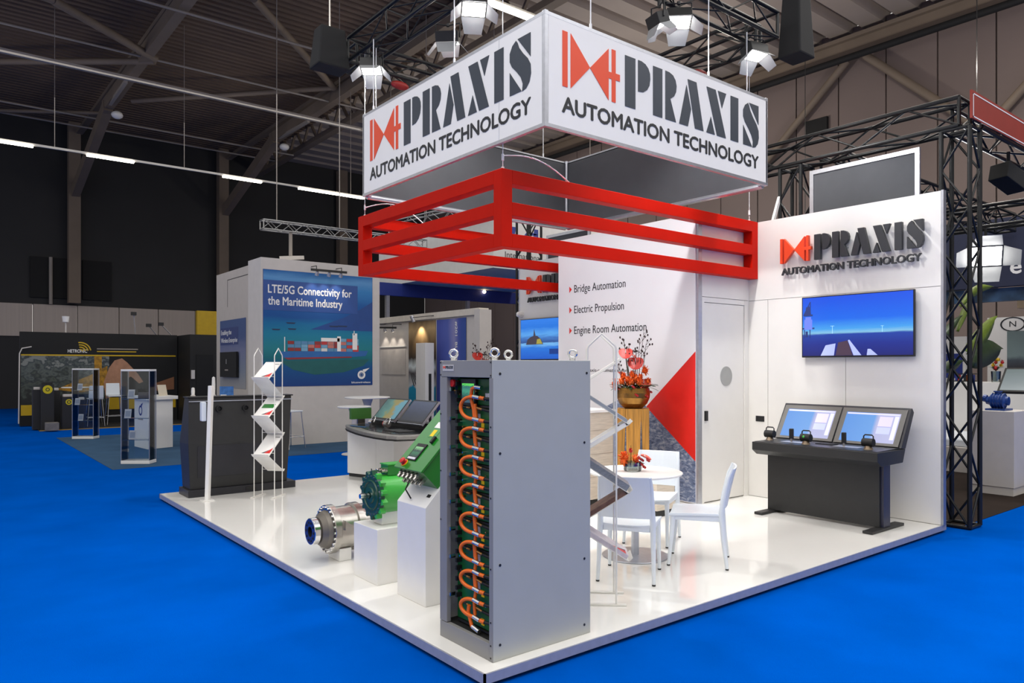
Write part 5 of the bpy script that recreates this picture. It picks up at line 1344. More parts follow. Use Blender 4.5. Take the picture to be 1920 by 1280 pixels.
mb_ = MB(oo); fq.sheet(3.12, .05, 4.45, 2.94, .02, mb_); bb = mb_.build('blue_banner', pic_mat('purple_banner', ((0, (70, 84, 170)), (.4, (84, 100, 180)), (.6, (140, 140, 190)), (.75, (70, 86, 170)), (.85, (52, 82, 160)), (1, (48, 80, 158))), axis=0, noise=.12, nscale=(1, 3, 1), rough=.5), pt_)
text(fq, '#201  BLUEWIRELESS', 3.98, 2.86, .10, M_paper, bb, width=1.75, c=.022, bold=.01, off=oo, vertical=True)
spot_rail((7.72, 15.9, 2.86), (7.72, 14.6, 2.80), 'rail of three lit spots on the cream partition', (-1, 0, 0))
sh = thing('spot_lamp', 'single arm spot over the ship bow picture', 'spotlight', (7.9, 13.75, 3.0))
b = MB((7.9, 13.75, 3.0)); b.tube([(7.93, 13.0, 3.06), (7.7, 13.75, 3.03)], .01, 6); b.build('arm', M_char, sh)
b = MB((7.9, 13.75, 3.0)); b.cyl((7.7, 13.75, 3.08), (7.76, 13.72, 2.92), .05, n=12); b.build('head', M_alu, sh)
d = bpy.data.lights.new('spot_beam', 'SPOT'); d.energy = 25; d.spot_size = R(80); d.spot_blend = .7; d.color = (1, .85, .65); d.shadow_soft_size = .04
lo = bpy.data.objects.new('spot_beam', d); COL.objects.link(lo); lo.parent = sh; lo.location = (-.13, -.04, -.10); lo.rotation_euler = V(.5, 0, -1).to_track_quat('-Z', 'Y').to_euler()
tw = thing('white_tower', 'slim white display tower with a ribbed slot in front of the bow picture', 'display tower', (7.5, 12.95, 0))
b = MB((7.5, 12.95, 0)); b.box(7.42, 7.68, 12.6, 13.05, .0065, 2.33); b.build('body', M_white, tw, bevel=.004)
ft = Frame((7.42, 12.599, 0), (1, 0, 0)); ft.rect(.10, .1, .18, 1.55, .0, .004, off=(7.5, 12.95, 0)).build('ribbed_slot', M_char, tw)

# furniture of that stand
def high_table(loc, r, h, label):
    t = thing('high_table', label, 'table', loc, group='white high tables')
    b = MB(); b.lathe((0, 0, 0), (0, 0, 1), [(0, h - .03), (r, h - .03), (r + .01, h - .015), (r, h), (0, h)], 32); b.build('table_top', M_white, t)
    b = MB(); b.lathe((0, 0, 0), (0, 0, 1), [(.25, .002), (.24, .02), (.06, .05), (.05, h - .25), (.12, h - .031)], 20); b.build('stem', M_wgrey, t)
    return t
high_table((4.78, 10.6, .006), .46, 1.10, 'round white high table in front of the container ship poster')
high_table((4.2, 10.03, .006), .32, .95, 'lower white round table beside the round high table')
t_ = high_table((2.27, 12.45, .006), .55, 1.10, 'white high table with antennas behind the black console')
for (x, y, h, lb) in ((2.25, 12.5, .42, 'tall white antenna tube standing on the high table'), (1.86, 12.55, .20, 'short white bullet antenna standing on the high table')):
    t = thing('antenna', lb, 'antenna', (x, y, 1.107))
    b = MB(); b.lathe((0, 0, 0), (0, 0, 1), [(0, .001), (.045, .001), (.045, .04), (.03, .05)], 14); b.build('socket', M_wgrey, t)
    b = MB(); b.lathe((0, 0, 0), (0, 0, 1), [(.032, .05), (.036, h * .6), (.03, h * .95), (0, h)], 14); b.build('rod', M_white, t)
lf = thing('leaflet_holder', 'small blue leaflet in a holder on the high table', 'leaflet', (2.42, 12.2, 1.107))
b = MB(); b.box(-.14, .14, -.005, .005, .001, .22); b.build('leaflet', pic_mat('leaflet_plain', ((0, (40, 90, 150)), (1, (70, 120, 180))), noise=.3) if False else mat('leaflet_blue', (52, 104, 168), rough=.5, var=.35, scale=14), lf)
b = MB(); b.box(-.12, .0, -.009, -.0055, .02, .05); b.build('leaflet_text', M_paper, lf)
lf.rotation_euler = (0, 0, R(-38))
def bar_stool(loc, rz, label, h=.78, back=False):
    t = thing('bar_stool', label, 'stool', loc, rz, group='white bar stools')
    b = MB(); b.box(-.19, .19, -.19, .19, h - .03, h); b.build('seat', M_pwhite, t, bevel=.012)
    if back: b = MB(); b.prism([(-.19, -.19, h + .005), (-.19, .19, h + .005), (-.24, .18, h + .36), (-.24, -.18, h + .36)], (-1, 0, 0), .02); b.build('backrest', M_pwhite, t, bevel=.01)
    for sx in (-1, 1):
        for sy in (-1, 1):
            b = MB(); b.tube([(sx * .22, sy * .22, .001), (sx * .16, sy * .16, h - .03)], .011, 6); b.build('leg', M_chrome, t)
    b = MB(); b.tube([(.205, -.205, .25), (.205, .205, .25)], .008, 6); b.tube([(-.205, -.205, .25), (-.205, .205, .25)], .008, 6); b.tube([(-.205, -.205, .25), (.205, -.205, .25)], .008, 6); b.tube([(-.205, .205, .25), (.205, .205, .25)], .008, 6); b.build('foot_ring', M_chrome, t)
    return t
bar_stool((3.62, 11.85, .0062), R(20), 'white backless bar stool with chrome legs against the poster wall', .80)
def showcase(loc, label, items):
    t = thing('glass_showcase', label, 'showcase', loc, group='tall glass showcases')
    w, d, H = .255, .13, 1.68
    b = MB(); b.box(-w, w, -d, d, .001, .06); b.build('base', M_white, t, bevel=.004)
    b = MB(); b.box(-w, w, -d, d, H - .035, H); b.build('top', M_white, t, bevel=.004)
    for a in ((-w + .01, -w + .016, -d + .01, d - .01), (w - .016, w - .01, -d + .01, d - .01), (-w + .017, w - .017, -d + .01, -d + .016), (-w + .017, w - .017, d - .016, d - .01)):
        b = MB(); b.box(*a, .061, H - .036); b.build('glass_pane', M_glass, t)
    for sx in (-1, 1):
        for sy in (-1, 1):
            b = MB(); b.cyl((sx * (w - .006), sy * (d - .006), .061), (sx * (w - .006), sy * (d - .006), H - .036), .007, n=6); b.build('corner_rail', M_alu, t)
    for z in (.42, .80, 1.15):
        b = MB(); b.box(-w + .02, w - .02, -d + .02, d - .02, z, z + .008); b.build('glass_shelf', glass_mat('shelf_glass', (210, 225, 230), .18), t)
    return t
showcase((.59, 11.25, .0062), 'tall glass showcase with white cards beside the white logo counter', 0).rotation_euler = (0, 0, R(-38))
showcase((.59, 16.95, .0062), 'tall glass showcase nearest the black and yellow stand', 0).rotation_euler = (0, 0, R(-38))
m_rot = Matrix.Rotation(R(-38), 3, 'Z')
for base, grp, labs in (((.59, 11.25), 'cards in the near showcase', ('white info card on the top shelf of the showcase by the logo counter', 'white info card on the middle shelf of the showcase by the logo counter', 'white info card on the lowest shelf of the showcase by the logo counter')),
                   ((.59, 16.95), 'cards in the far showcase', ('white info card on the top shelf of the showcase by the black stand', 'small white device on the middle shelf of the showcase by the black stand', 'white info card on the lowest shelf of the showcase by the black stand'))):
    for z, dx, lb in zip((1.158, .808, .428), (-.1, -.16, -.08), labs):
        p = m_rot @ V(dx, -.05, 0); loc = (base[0] + p.x, base[1] + p.y, z + .0075)
        t = thing('info_card', lb, 'card', loc, R(-38), group=grp)
        b = MB(); b.prism([(-.06, -.03, .001), (.06, -.03, .001), (.06, .0, .16), (-.06, .0, .16)], (0, 1, 0), .003); b.build('card', M_paper, t)
        b = MB(); b.prism([(-.045, -.0265, .03), (.045, -.0265, .03), (.045, -.0065, .13), (-.045, -.0065, .13)], (0, -1, .18), .001); b.build('text_block', mat('pale_text', (190, 196, 206), rough=.6), t)
        if 'top shelf' in lb and 'logo' in lb:
            q = m_rot @ V(.08, .02, 0); g = thing('router_box', 'dark grey router box on the top shelf of the showcase by the logo counter', 'router', (base[0] + q.x, base[1] + q.y, z + .0075), R(-38))
            b = MB(); b.box(-.08, .08, -.05, .05, .001, .11); b.build('case', mat('router_grey', (110, 104, 100), rough=.5), g, bevel=.006)
            for k in (-1, 1): b = MB(); b.cyl((k * .06, .03, .11), (k * .06, .03, .22), .006, n=6); b.build('aerial', M_char, g)
lcn = thing('logo_counter', 'white box counter with overhanging top and a blue round logo', 'counter', (1.45, 14.0, .006))
oo = (1.45, 14.0, .006)
b = MB(oo); b.prism([(1.126, 14.31, .0065), (1.21, 13.47, .0065), (1.75, 13.68, .0065), (1.66, 14.5, .0065)], (0, 0, 1), 1.03); b.build('body', M_white, lcn, bevel=.003)
b = MB(oo); b.prism([(1.06, 14.38, 1.037), (1.16, 13.36, 1.037), (1.84, 13.62, 1.037), (1.72, 14.6, 1.037)], (0, 0, 1), .07); b.build('counter_top', M_white, lcn, bevel=.003)
fl2 = Frame((1.126, 14.31, 0), (.0995, -.995, 0)); fl2.ring(.40, .80, .07, .11, .001, .002, 18, off=oo).build('round_logo', M_blue, lcn); fl2.poly([(.42, .93), (.55, .97), (.46, .87)], .001, .002, off=oo).build('logo_wing', M_blue, lcn); fl2.rect(.24, .60, .56, .63, .001, .001, off=oo).build('logo_caption', M_steel2, lcn)
b = MB((1.6, 13.85, 1.107)); b.prism([(1.50, 13.75, 1.108), (1.68, 13.82, 1.108), (1.66, 13.9, 1.34), (1.48, 13.83, 1.34)], (-.3, .8, 0), .02); b.build('card_stand', mat('cream_card', (206, 196, 176), rough=.6), label='cream card standing on the white logo counter', category='card')

# ------------------------------------------------------------------ International sign box, blue fascia, far truss
ib = thing('hanging_box', 'large white hanging box lettered International behind the red frame', 'sign', (11.5, 16.0, 4.47))
oo = (11.5, 16.0, 4.47)
b = MB(oo); b.box(9.87, 14.5, 13.0, 19.6, 4.47, 5.98); b.build('box', mat('pale_box', (206, 204, 200), rough=.7, var=.03), ib)
fi = Frame((0, 13.0, 0), (1, 0, 0))
text(fi, 'International', 10.28, 4.80, .17, M_print, ib, width=1.32, c=.002, off=oo)
for p in ([(10.43, 5.35), (10.60, 5.35), (10.68, 5.68), (10.48, 5.68)], [(10.43, 5.30), (11.2, 5.30), (11.2, 5.36), (10.43, 5.36)], [(10.95, 5.45), (11.5, 5.55), (11.1, 5.62)], [(11.3, 5.3), (11.5, 5.3), (11.5, 5.7), (11.35, 5.7)]):
    fi.poly(p, .002, .004, off=oo).build('blue_mark', M_blue, ib)
for x, y in ((10.2, 13.4), (10.0, 19), (14, 13.4)):
    b = MB(oo); b.cyl((x, y, 5.98), (x, y, 12), .012, n=6); b.build('suspension_wire', M_steel2, ib)
bf_ = thing('blue_fascia', 'long navy blue fascia board below the white hanging box', 'fascia', (12, 18, 4.05))
b = MB((12, 18, 4.05)); b.box(9.0, 16.5, 18.0, 18.15, 4.05, 4.46); b.build('board', M_blue, bf_)
for x in (9.3, 12.5, 16.2): b = MB((12, 18, 4.05)); b.box(x, x + .12, 18.02, 18.14, .001, 4.049); b.build('post', M_alu, bf_)
b = MB((12, 18, 4.05)); b.ball((13.2, 17.95, 4.40), .06, 10); b.build('bulb', glow('warm_bulb', (255, 225, 180), 8), bf_)
truss('stand_truss', (4.5, 16.0, 5.47), (9.5, 16.0, 5.47), 'silver truss hanging above the container ship poster wall', w=.26, h=.24, r=.02, m_=M_trussa, joined=True, pitch=.28)
truss('stand_truss', (8.6, 16.4, 5.9), (9.6, 13.2, 6.1), 'silver truss next to the white hanging box', w=.3, h=.35, r=.022, m_=M_trussa, joined=True, pitch=.4)
for x, y, z, lb in ((4.9, 16.0, 5.6, 'thin cable holding the silver truss near its free end'), (6.7, 16.0, 5.6, 'thin cable holding the silver truss next to the red ring'), (9.0, 15.1, 6.1, 'thin cable holding the truss next to the white hanging box')):
    b = MB((x, y, z)); b.cyl((x, y, z), (x, y, 12), .012, n=6); b.build('truss_cable', M_steel2, label=lb, category='cable', group='cables of the silver trusses')
sl_ = thing('truss_lamp', 'pale lamp hanging on a drop arm under the silver truss', 'lamp', (5.28, 16.0, 4.9))
b = MB((5.28, 16.0, 4.9)); b.cyl((5.28, 16, 4.72), (5.28, 16, 5.34), .05, n=8); b.build('drop_arm', M_steel2, sl_)
b = MB((5.28, 16.0, 4.9)); b.bar((5.0, 15.7, 4.60), (5.6, 16.2, 4.72), .30, .10); b.build('head', M_wgrey, sl_)

# ------------------------------------------------------------------ black and yellow stand
hb = thing('black_stand_wall', 'black stand wall with yellow line and a picture of a hand on a remote', 'display wall', (1.6, 22, 0))
oo = (1.6, 22.1, 0)
hb.location = oo
b = MB(oo); b.box(-.32, 3.9, 22.0, 22.2, .0205, 2.735); b.build('wall_body', M_blackm, hb)
fh = Frame((0, 22.0, 0), (1, 0, 0))
fh.rect(-.30, 2.045, 3.85, 2.085, .001, .01, off=oo).build('yellow_line', M_hyell, hb)
mh = MB(oo); fh.sheet(-.30, .30, 1.95, 2.045, .004, mh); pic = mh.build('plant_picture', pic_mat('plant_picture', ((0, (20, 22, 18)), (.3, (30, 34, 30)), (.45, (70, 78, 70)), (.6, (34, 42, 44)), (.75, (84, 92, 88)), (.9, (40, 50, 56)), (1, (120, 124, 120))), noise=1.4, nscale=(9, 9, 1), rough=.6), hb)
fh.poly([(.55, 1.05), (1.5, 1.5), (1.9, 1.75), (1.9, 1.1), (1.2, .95)], .006, .002, off=oo).build('yellow_boom', mat('boom_yellow', (160, 116, 22), rough=.6, var=.5, scale=12), hb)
fh.rect(1.55, 1.5, 1.75, 2.04, .0065, .001, off=oo).build('yellow_boom', mat('boom_yellow', (160, 116, 22)), hb)
fh.poly([(1.86, .75), (1.80, 1.25), (1.95, 1.7), (2.1, 1.92), (2.3, 1.98), (2.45, 1.85), (2.75, 1.5), (2.9, 1.25), (2.78, 1.2), (2.55, 1.42), (2.35, 1.3), (2.25, 1.0), (2.1, .82)], .008, .003, off=oo).build('hand_print', mat('hand_tone', (170, 124, 96), rough=.6, var=.15), hb)
fh.poly([(3.1, 1.15), (3.8, 1.4), (3.8, 1.0), (3.2, .95)], .008, .003, off=oo).build('sleeve_print', mat('hand_tone2', (132, 88, 60), rough=.6), hb)
fh.disc(2.4, 1.2, .09, .012, .003, 14, off=oo).build('red_button_print', M_redplastic, hb)
text(fh, 'HETRONIC', .86, 2.145, .10, M_paper, hb, width=.50, c=.002, bold=.012, off=oo)
for k in range(4): fh.ring(1.18, 2.17, .05 + .07 * k, .085 + .07 * k, .004, .002, 10, 10, 100, off=oo).build('signal_arc', M_hyell, hb)
fh.rect(1.62, 2.25, 2.75, 2.28, .002, .002, off=oo).build('tagline_bar', M_steel2, hb); fh.rect(1.62, 2.17, 2.7, 2.20, .002, .002, off=oo).build('tagline_bar', M_hyell, hb)
fh.rect(1.95, .42, 3.85, .78, .003, .006, off=oo).build('yellow_band', M_hyell, hb); fh.rect(-.3, .32, .02, .62, .006, .006, off=oo).build('yellow_band', M_hyell, hb)
b = MB(oo); b.tube([(-.05, 21.9, 2.3), (-.28, 21.9, 2.25), (-.34, 21.9, 2.1), (-.36, 21.9, .1)], .018, 6); b.build('edge_tube', M_wgrey, hb)
cbk = thing('black_cabin', 'black cabin block with dark door next to the hand picture', 'cabin', (4.1, 21, 0))
b = MB((4.1, 21, 0)); b.box(3.92, 4.75, 20.6, 23.2, .0205, 2.72); b.build('body', mat('cabin_black', (20, 20, 21), rough=.6), cbk)
b = MB((4.1, 21, 0)); b.box(4.1, 4.6, 20.58, 20.599, .03, 2.1); b.build('door', M_blackm, cbk)
b = MB((4.1, 21, 0)); b.box(3.95, 4.05, 20.55, 20.599, 1.35, 1.62); b.build('notice', M_wgrey, cbk)
b = MB((4.4, 20.0, 0)); b.box(-.05, 5.0, 19.96, 19.998, .0005, .025); b.build('gold_edge', mat('gold_trim', (176, 140, 60), rough=.5), label='thin gold edge strip along the black stand floor', category='edge strip')
G = 'black display columns'
for i, (x0, x1, y, h, lab, sx) in enumerate(((-.16, .10, 20.5, 1.10, 'black display column at the end of the black stand', None), (.0, .30, 20.25, 1.25, 'tall black display column with a yellow round badge', .80), (.28, .52, 20.9, 1.06, 'black display column between the two badged columns', None), (.48, .80, 20.2, .90, 'short black display column with a yellow round badge', .64), (.84, 1.08, 20.4, .80, 'lowest black display column beside the white stool', None))):
    t = thing('display_column', lab, 'column', ((x0 + x1) / 2, y, .02), group=G); oo = ((x0 + x1) / 2, y, .02)
    b = MB(oo); b.box(x0, x1, y - .15, y + .15, .0205, h); b.build('body', mat('column_black', (32, 32, 33), rough=.5), t, bevel=.003)
    if sx:
        f_ = Frame((0, y - .1505, 0), (1, 0, 0)); f_.disc((x0 + x1) / 2, h - .14, .115 if i == 1 else .08, 0, .004, 20, off=oo).build('badge', mat('badge_yellow', (210, 190, 10), rough=.5), t)
        f_.ring((x0 + x1) / 2, h - .14, .03, .05, .0045, .002, 12, off=oo).build('badge_mark', M_print, t)
    b = MB(oo); b.box(x0 + .03, x1 - .03, y - .08, y + .08, h + .0005, h + .07); b.build('device', M_wgrey if i != 1 else M_char, t, bevel=.01)
b = MB((.19, 19.9, 0)); b.box(.06, .36, 19.6, 19.9, .0265, .24); b.build('storage_tub', mat('tub_grey', (120, 116, 112), rough=.6, var=.2), bevel=.01, label='grey plastic storage tub on the floor by the black columns', category='tub').location = (.19, 19.9, 0)
bar_stool((1.38, 20.8, .0205), R(90), 'white bar stool with a back, beside the table of the black stand', .80, True)
bar_stool((1.95, 21.2, .0205), R(-90), 'cream bar stool turned away at the black stand', .85, True)
high_table((.95, 21.2, .0205), .35, 1.12, 'small white high table on the black stand')
yb = thing('yellow_wall', 'yellow wall strip with black tools hung on it', 'display wall', (5.9, 26, 0))
b = MB((5.9, 26, 0)); b.box(5.6, 7.2, 26.0, 26.2, .0005, 3.85); b.build('board', M_hyell, yb)
for k, (x0, z0, w, h) in enumerate(((5.95, 1.9, .3, .9), (5.9, 1.2, .4, .5), (6.05, .5, .25, .6))): b = MB((5.9, 26, 0)); b.box(x0, x0 + w, 25.9, 25.99, z0, z0 + h); b.build('black_device', M_black, yb, bevel=.01)
G = 'lamps above the black stand'
for (x, y, z, q), lb in (((2.7, 22.1, 2.74, (2.55, 21.6, 3.35)), 'thin white lamp arm rising steeply over the black wall'), ((3.3, 22.1, 2.74, (2.95, 21.5, 3.0)), 'thin white lamp arm leaning low over the black wall, nearer the steep one'), ((3.75, 22.1, 2.74, (3.3, 21.5, 3.05)), 'thin white lamp arm leaning low over the black wall, nearer the black cabin')):
    t = thing('arm_lamp', lb, 'lamp', (x, y, z), group=G); b = MB((x, y, z)); b.tube([(x, y, z), q], .018, 6); b.build('arm', M_wgrey, t)
    b = MB((x, y, z)); b.obox(q, (.07, 0, 0), (0, .05, 0), (0, 0, .05)); b.build('head', M_black, t)
t = thing('pole_lamp', 'white cup lamp on a short pole over the black stand wall', 'lamp', (.82, 22.1, 2.74))
b = MB((.82, 22.1, 2.74)); b.cyl((.82, 22.1, 2.74), (.82, 22.1, 3.1), .02, n=6); b.build('pole', M_wgrey, t)
b = MB((.82, 22.1, 2.74)); b.cyl((.82, 22.1, 3.05), (.82, 22.1, 3.22), .08, .10, n=12); b.build('cup', M_white, t)
b = MB((1.62, 32.8, 4.3)); b.cyl((1.62, 32.8, 4.33), (1.62, 32.8, 6.3), .07, n=8); b.build('wall_conduit', M_steel2, label='pale vertical conduit on the black hall wall', category='conduit')

# ------------------------------------------------------------------ stand on the right
pr_ = thing('machine_plinth', 'white square plinth with recessed foot carrying the blue pump', 'plinth', (9.2, .55, 0))
oo = (9.2, .55, 0)
b = MB(oo); b.box(8.94, 9.6, .277, .80, .115, 1.135); b.build('body', M_wgrey, pr_, bevel=.004)
b = MB(oo); b.box(8.955, 9.59, .292, .79, .0065, .114); b.build('recessed_foot', M_wgrey, pr_)
pu = thing('blue_pump', 'dark blue cast pump on a small plate on the white plinth', 'pump', (9.2, .55, 1.136))
oo = (9.2, .55, 1.136)
m_bp = mat('pump_blue', (24, 60, 128), rough=.35, var=.15, scale=20)
b = MB(oo); b.box(9.05, 9.35, .42, .66, 1.137, 1.16); b.build('foot_plate', m_bp, pu)
b = MB(oo); b.lathe((9.2, .55, 1.265), (0, -1, 0), [(.0, -.14), (.05, -.14), (.06, -.10), (.09, -.08), (.10, 0), (.085, .08), (.06, .10), (.06, .13), (0, .13)], 20); b.build('casing', m_bp, pu)
b = MB(oo); b.cyl((9.2, .55, 1.34), (9.2, .55, 1.40), .04, n=12); b.cyl((9.2, .55, 1.385), (9.2, .55, 1.40), .055, n=12); b.build('outlet', m_bp, pu)
b = MB(oo); b.cyl((9.2, .69, 1.29), (9.2, .73, 1.30), .05, n=12); b.build('inlet', m_bp, pu)
for k in range(5): b = MB(oo); y = .62 - .035 * k; b.lathe((9.2, y, 1.265), (0, -1, 0), [(.09, 0), (.108, .004), (.108, .012), (.09, .016)], 20); b.build('rib', m_bp, pu)
tc_ = thing('tilted_screen', 'large tilted pale touch screen on a dark stand', 'screen', (9.9, .45, .0065))
oo = (9.9, .45, .0065)
ftc = Frame((9.7, .73, 1.38), (0, -1, 0), (.55, 0, .55))
ftc.rect(0, 0, 1.0, .48, -.05, .05, off=oo).build('housing', M_char, tc_, bevel=.005)
mt_ = MB(oo); ftc.sheet(.03, .03, .97, .45, .001, mt_); mt_.build('screen', pic_mat('touch_screen', ((0, (180, 192, 196)), (.5, (150, 165, 170)), (1, (120, 140, 142))), noise=.3, nscale=(3, 3, 1), emit=.5), tc_)
b = MB(oo); b.box(9.95, 10.4, .0, .45, .007, 1.36); b.build('column', M_black, tc_)
# plant
pl_ = thing('tall_plant', 'tall banana plant with broad green leaves behind the black truss leg', 'plant', (8.9, 1.35, .0065))
oo = (8.9, 1.35, .0065)
m_lf = mat('banana_leaf', (104, 124, 34), rough=.45, var=.25, scale=8, stretch=(1, 10, 1)); m_lf2 = mat('banana_leaf_dark', (40, 60, 28), rough=.45, var=.25, scale=8)
b = MB(oo); b.lathe((8.9, 1.35, .007), (0, 0, 1), [(0, 0), (.18, 0), (.24, .5), (.22, .5), (0, .45)], 20); b.build('pot', M_char, pl_)
for k in range(5): b = MB(oo); b.tube([(8.9, 1.35, .45), (8.9 + .05 * math.cos(k), 1.35 + .05 * math.sin(k), 1.0), (8.95 + .1 * math.cos(k * 2), 1.35, 1.7)], [.03, .02, .012], 6); b.build('stem', m_lf, pl_)
def bleaf(p, q, w, m_, sag):
    p, q = Vector(p), Vector(q); d = (q - p); sd = d.cross(V(.6, .78, 0)).normalized() * w
    if sd.z < 0: sd = -sd
    pts = []; N = 9
    for i in range(N + 1):
        t = i / N; c = p.lerp(q, t) + V(0, 0, sag * math.sin(math.pi * t)); ww = sd * (math.sin(math.pi * min(1, .06 + t * .94)) ** .7)
        pts += [c + ww + V(.05, -.02, 0) * 0, c + V(-.05, -.05, 0), c - ww]
    fs = []
    for i in range(N): fs += [(3 * i, 3 * i + 1, 3 * i + 4, 3 * i + 3), (3 * i + 1, 3 * i + 2, 3 * i + 5, 3 * i + 4)]
    b = MB(oo); b.add(pts, fs, True); o = b.build('leaf', m_, pl_)
    sm = o.modifiers.new('thick', 'SOLIDIFY'); sm.thickness = .004
bleaf((9.64, 1.2, 2.62), (11.1, 1.25, 3.02), .07, m_lf, .10)
bleaf((9.55, 1.2, 2.25), (10.3, 1.25, 2.85), .06, m_lf, .02)
bleaf((9.72, 1.15, 1.95), (11.1, 1.2, 2.55), .13, m_lf, -.05)
bleaf((9.75, 1.1, 1.78), (11.2, 1.15, 2.02), .20, m_lf2, .05)
bleaf((9.1, 1.25, 1.68), (9.75, 1.2, 1.82), .09, m_lf2, .0)
bleaf((9.0, 1.3, 2.0), (9.7, 1.2, 2.5), .07, m_lf2, .0)
# N wall, dark fascia, flood lamp
nw = thing('poster_partition', 'white partition with an oval N logo and a grey harbour picture', 'display wall', (15, 1.2, 0))
oo = (15, 1.2, 0)
b = MB(oo); b.box(15.0, 15.2, -1.0, 2.62, .0065, 2.75); b.build('wall_body', M_white, nw)
fn = Frame((15.0, 2.62, 0), (0, -1, 0))
fn.ring(.58 - .12, 2.60, .13, .15, .002, .003, 24, sx=1.5, off=oo).build('oval_logo', M_print, nw); text(fn, 'N', .40, 2.55, .12, M_print, nw, c=.002, off=oo, width=.12); text(fn, 'NIJHUIS', .78, 2.55, .12, M_print, nw, c=.002, off=oo, width=.9) if False else fn.rect(.80, 2.53, .86, 2.67, .002, .003, off=oo).build('logo_letter', M_print, nw)
mn_ = MB(oo); fn.sheet(.36, .6, 2.6, 2.46, .006, mn_); mn_.build('harbour_picture', pic_mat('harbour', ((0, (60, 66, 62)), (.5, (90, 100, 98)), (.58, (60, 56, 60)), (.68, (80, 90, 100)), (.72, (130, 150, 150)), (1, (110, 126, 126))), noise=.1, nscale=(8, 5, 1)), nw)
lt = thing('lounge_bench', 'white low lounge block with a pale cushion beyond the plinth', 'bench', (11.5, 2.0, 0))
b = MB((11.5, 2.0, 0)); b.box(10.8, 12.6, 1.4, 2.8, .0065, .42); b.build('base', M_wgrey, lt, bevel=.01)
b = MB((11.5, 2.0, 0)); b.box(10.85, 12.55, 1.45, 2.75, .421, .55); b.build('cushion', M_pwhite, lt, bevel=.03)
lp = thing('white_counter', 'white counter with books and a flower vase beyond the plant', 'counter', (12.3, 1.9, 0))
b = MB((12.3, 1.9, 0)); b.box(12.7, 13.3, 1.2, 2.9, .0065, 1.45); b.build('body', M_white, lp, bevel=.004)
vs_ = thing('vase_of_flowers', 'clear vase of yellow and red flowers on the white counter', 'flowers', (12.9, 1.78, 1.4505))
b = MB(); b.lathe((0, 0, 0), (0, 0, 1), [(0, .001), (.07, .001), (.08, .2), (.075, .2), (.065, .01)], 16); b.build('vase', gm, vs_)
for k in range(9):
    a = k * 2.4; mum((0, 0, 0), vs_, (.10 * math.cos(a) * (k % 3) / 2, .10 * math.sin(a) * (k % 3) / 2, .26 + .05 * (k % 4)), .055, M_hyell if k % 2 else M_berry, n=20)
for k in range(8): leaf((0, 0, 0), vs_, (0, 0, .2), (math.cos(k), math.sin(k), 1.2), .2, .02)
bs_ = thing('book_rack', 'small dark rack of books on the white counter', 'rack', (12.9, 2.3, 1.4505))
b = MB(); b.box(-.1, .1, -.18, .18, .001, .02); b.box(-.1, .1, -.18, .18, .14, .155); b.build('rack', M_char, bs_)
for k in range(6): b = MB(); b.box(-.08, .06, -.16 + .05 * k, -.12 + .05 * k, .021, .13); b.build('book', (M_blue, M_orange, M_char, M_paper, M_redplastic, M_blue)[k], bs_)
df = thing('dark_fascia', 'dark navy fascia with a white letter e above the right stand', 'fascia', (13.2, 1.8, 3.2))
oo = (13.2, 1.8, 3.2)
b = MB(oo); b.box(13.0, 13.2, -1.5, 4.0, 3.2, 4.45); b.build('board', mat('dark_navy', (34, 40, 66), rough=.6, var=.08), df)
fdk = Frame((13.0, 4.0, 0), (0, -1, 0)); text(fdk, 'e', 2.42, 3.42, .30, M_paper, df, c=.002, off=oo, bold=.02)
b = MB(oo); b.box(13.2, 13.4, -1.5, 4.0, 2.95, 3.19); b.build('picture_band', mat('reef_blue', (60, 90, 120), rough=.5, var=.6, scale=3), df)
b = MB(oo); b.box(13.9, 14.6, -1.5, 1.75, 2.85, 3.15); b.build('lit_soffit', mat('warm_soffit', (206, 180, 140), rough=.6), df)
for y in (.5, 3.6): b = MB(oo); b.box(13.05, 13.15, y, y + .1, .0065, 3.2 if y > 1 else 2.94); b.build('post', M_char, df)
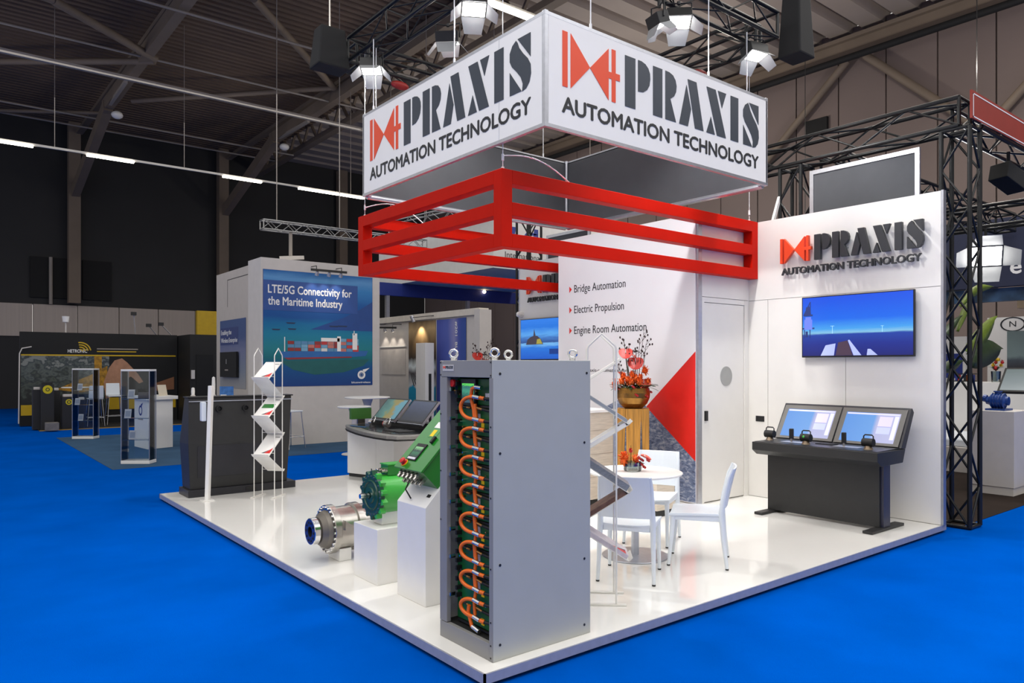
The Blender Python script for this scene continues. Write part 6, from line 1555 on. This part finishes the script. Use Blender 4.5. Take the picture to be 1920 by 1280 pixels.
truss('flood_truss', (9.85, -.6, 3.93), (9.85, 4.5, 3.93), 'dark truss carrying the warm floodlight', w=.3, h=.3, joined=True, pitch=.45, rb=.013)
truss('flood_truss', (6.7, 1.6, 4.30), (12.8, 1.6, 4.30), 'dark truss crossing behind the warm floodlight', w=.3, h=.3, joined=True, pitch=.45, rb=.013)
floodlight((9.85, .92, 3.36), (4.0, -2.2, 1.2), 'wide warm floodlight with barn doors by the dark fascia', 90, top=3.78, size=.44, ang=140)
for (x, y, z), lb in (((7.9, .02, 4.02), 'black stage lamp hanging under the red band'), ((9.85, -.05, 3.45), 'black stage lamp next to the warm floodlight')):
    t = thing('stage_lamp', lb, 'lamp', (x, y, z)); b = MB((x, y, z)); b.obox((x, y, z), V(.14, -.06, -.08), V(.05, .12, 0), V(.04, 0, .10)); b.build('body', M_blackm, t, bevel=.01)
    b = MB((x, y, z)); b.cyl((x, y, z), (x, y, z + .32), .02, n=6); b.build('clamp', M_blackm, t)
tr2 = thing('light_track', 'lit tube track deep behind the plant leaves', 'light row', (15.5, 5, 3.7))
for k in range(4):
    b = MB((15.5, 5, 3.7)); y = 2.9 + k * 1.0; b.box(15.5, 15.56, y, y + .6, 3.35, 3.40); b.build('tube', M_strip, tr2)
b = MB((15.5, 5, 3.7)); b.box(15.5, 15.56, 2.6, 7.5, 3.401, 3.44); b.build('track', M_char, tr2)
for y in (3, 7): b = MB((15.5, 5, 3.7)); b.cyl((15.53, y, 3.44), (15.53, y, 12.0), .01, n=6); b.build('suspension_wire', M_char, tr2)

lw = thing('lounge_partition', 'low white partition with a blue panel beyond the banana plant', 'partition', (14.3, 3.6, 0))
oo = (14.3, 3.6, 0)
b = MB(oo); b.box(14.2, 14.3, 2.75, 5.2, .0065, 2.35); b.build('board', M_white, lw)
b = MB(oo); b.box(14.19, 14.199, 2.8, 3.2, 1.5, 2.0); b.build('blue_panel', M_blue, lw)
b = MB(oo); b.box(14.19, 14.199, 3.35, 5.0, 1.6, 1.9); b.build('dark_panel', M_char, lw)
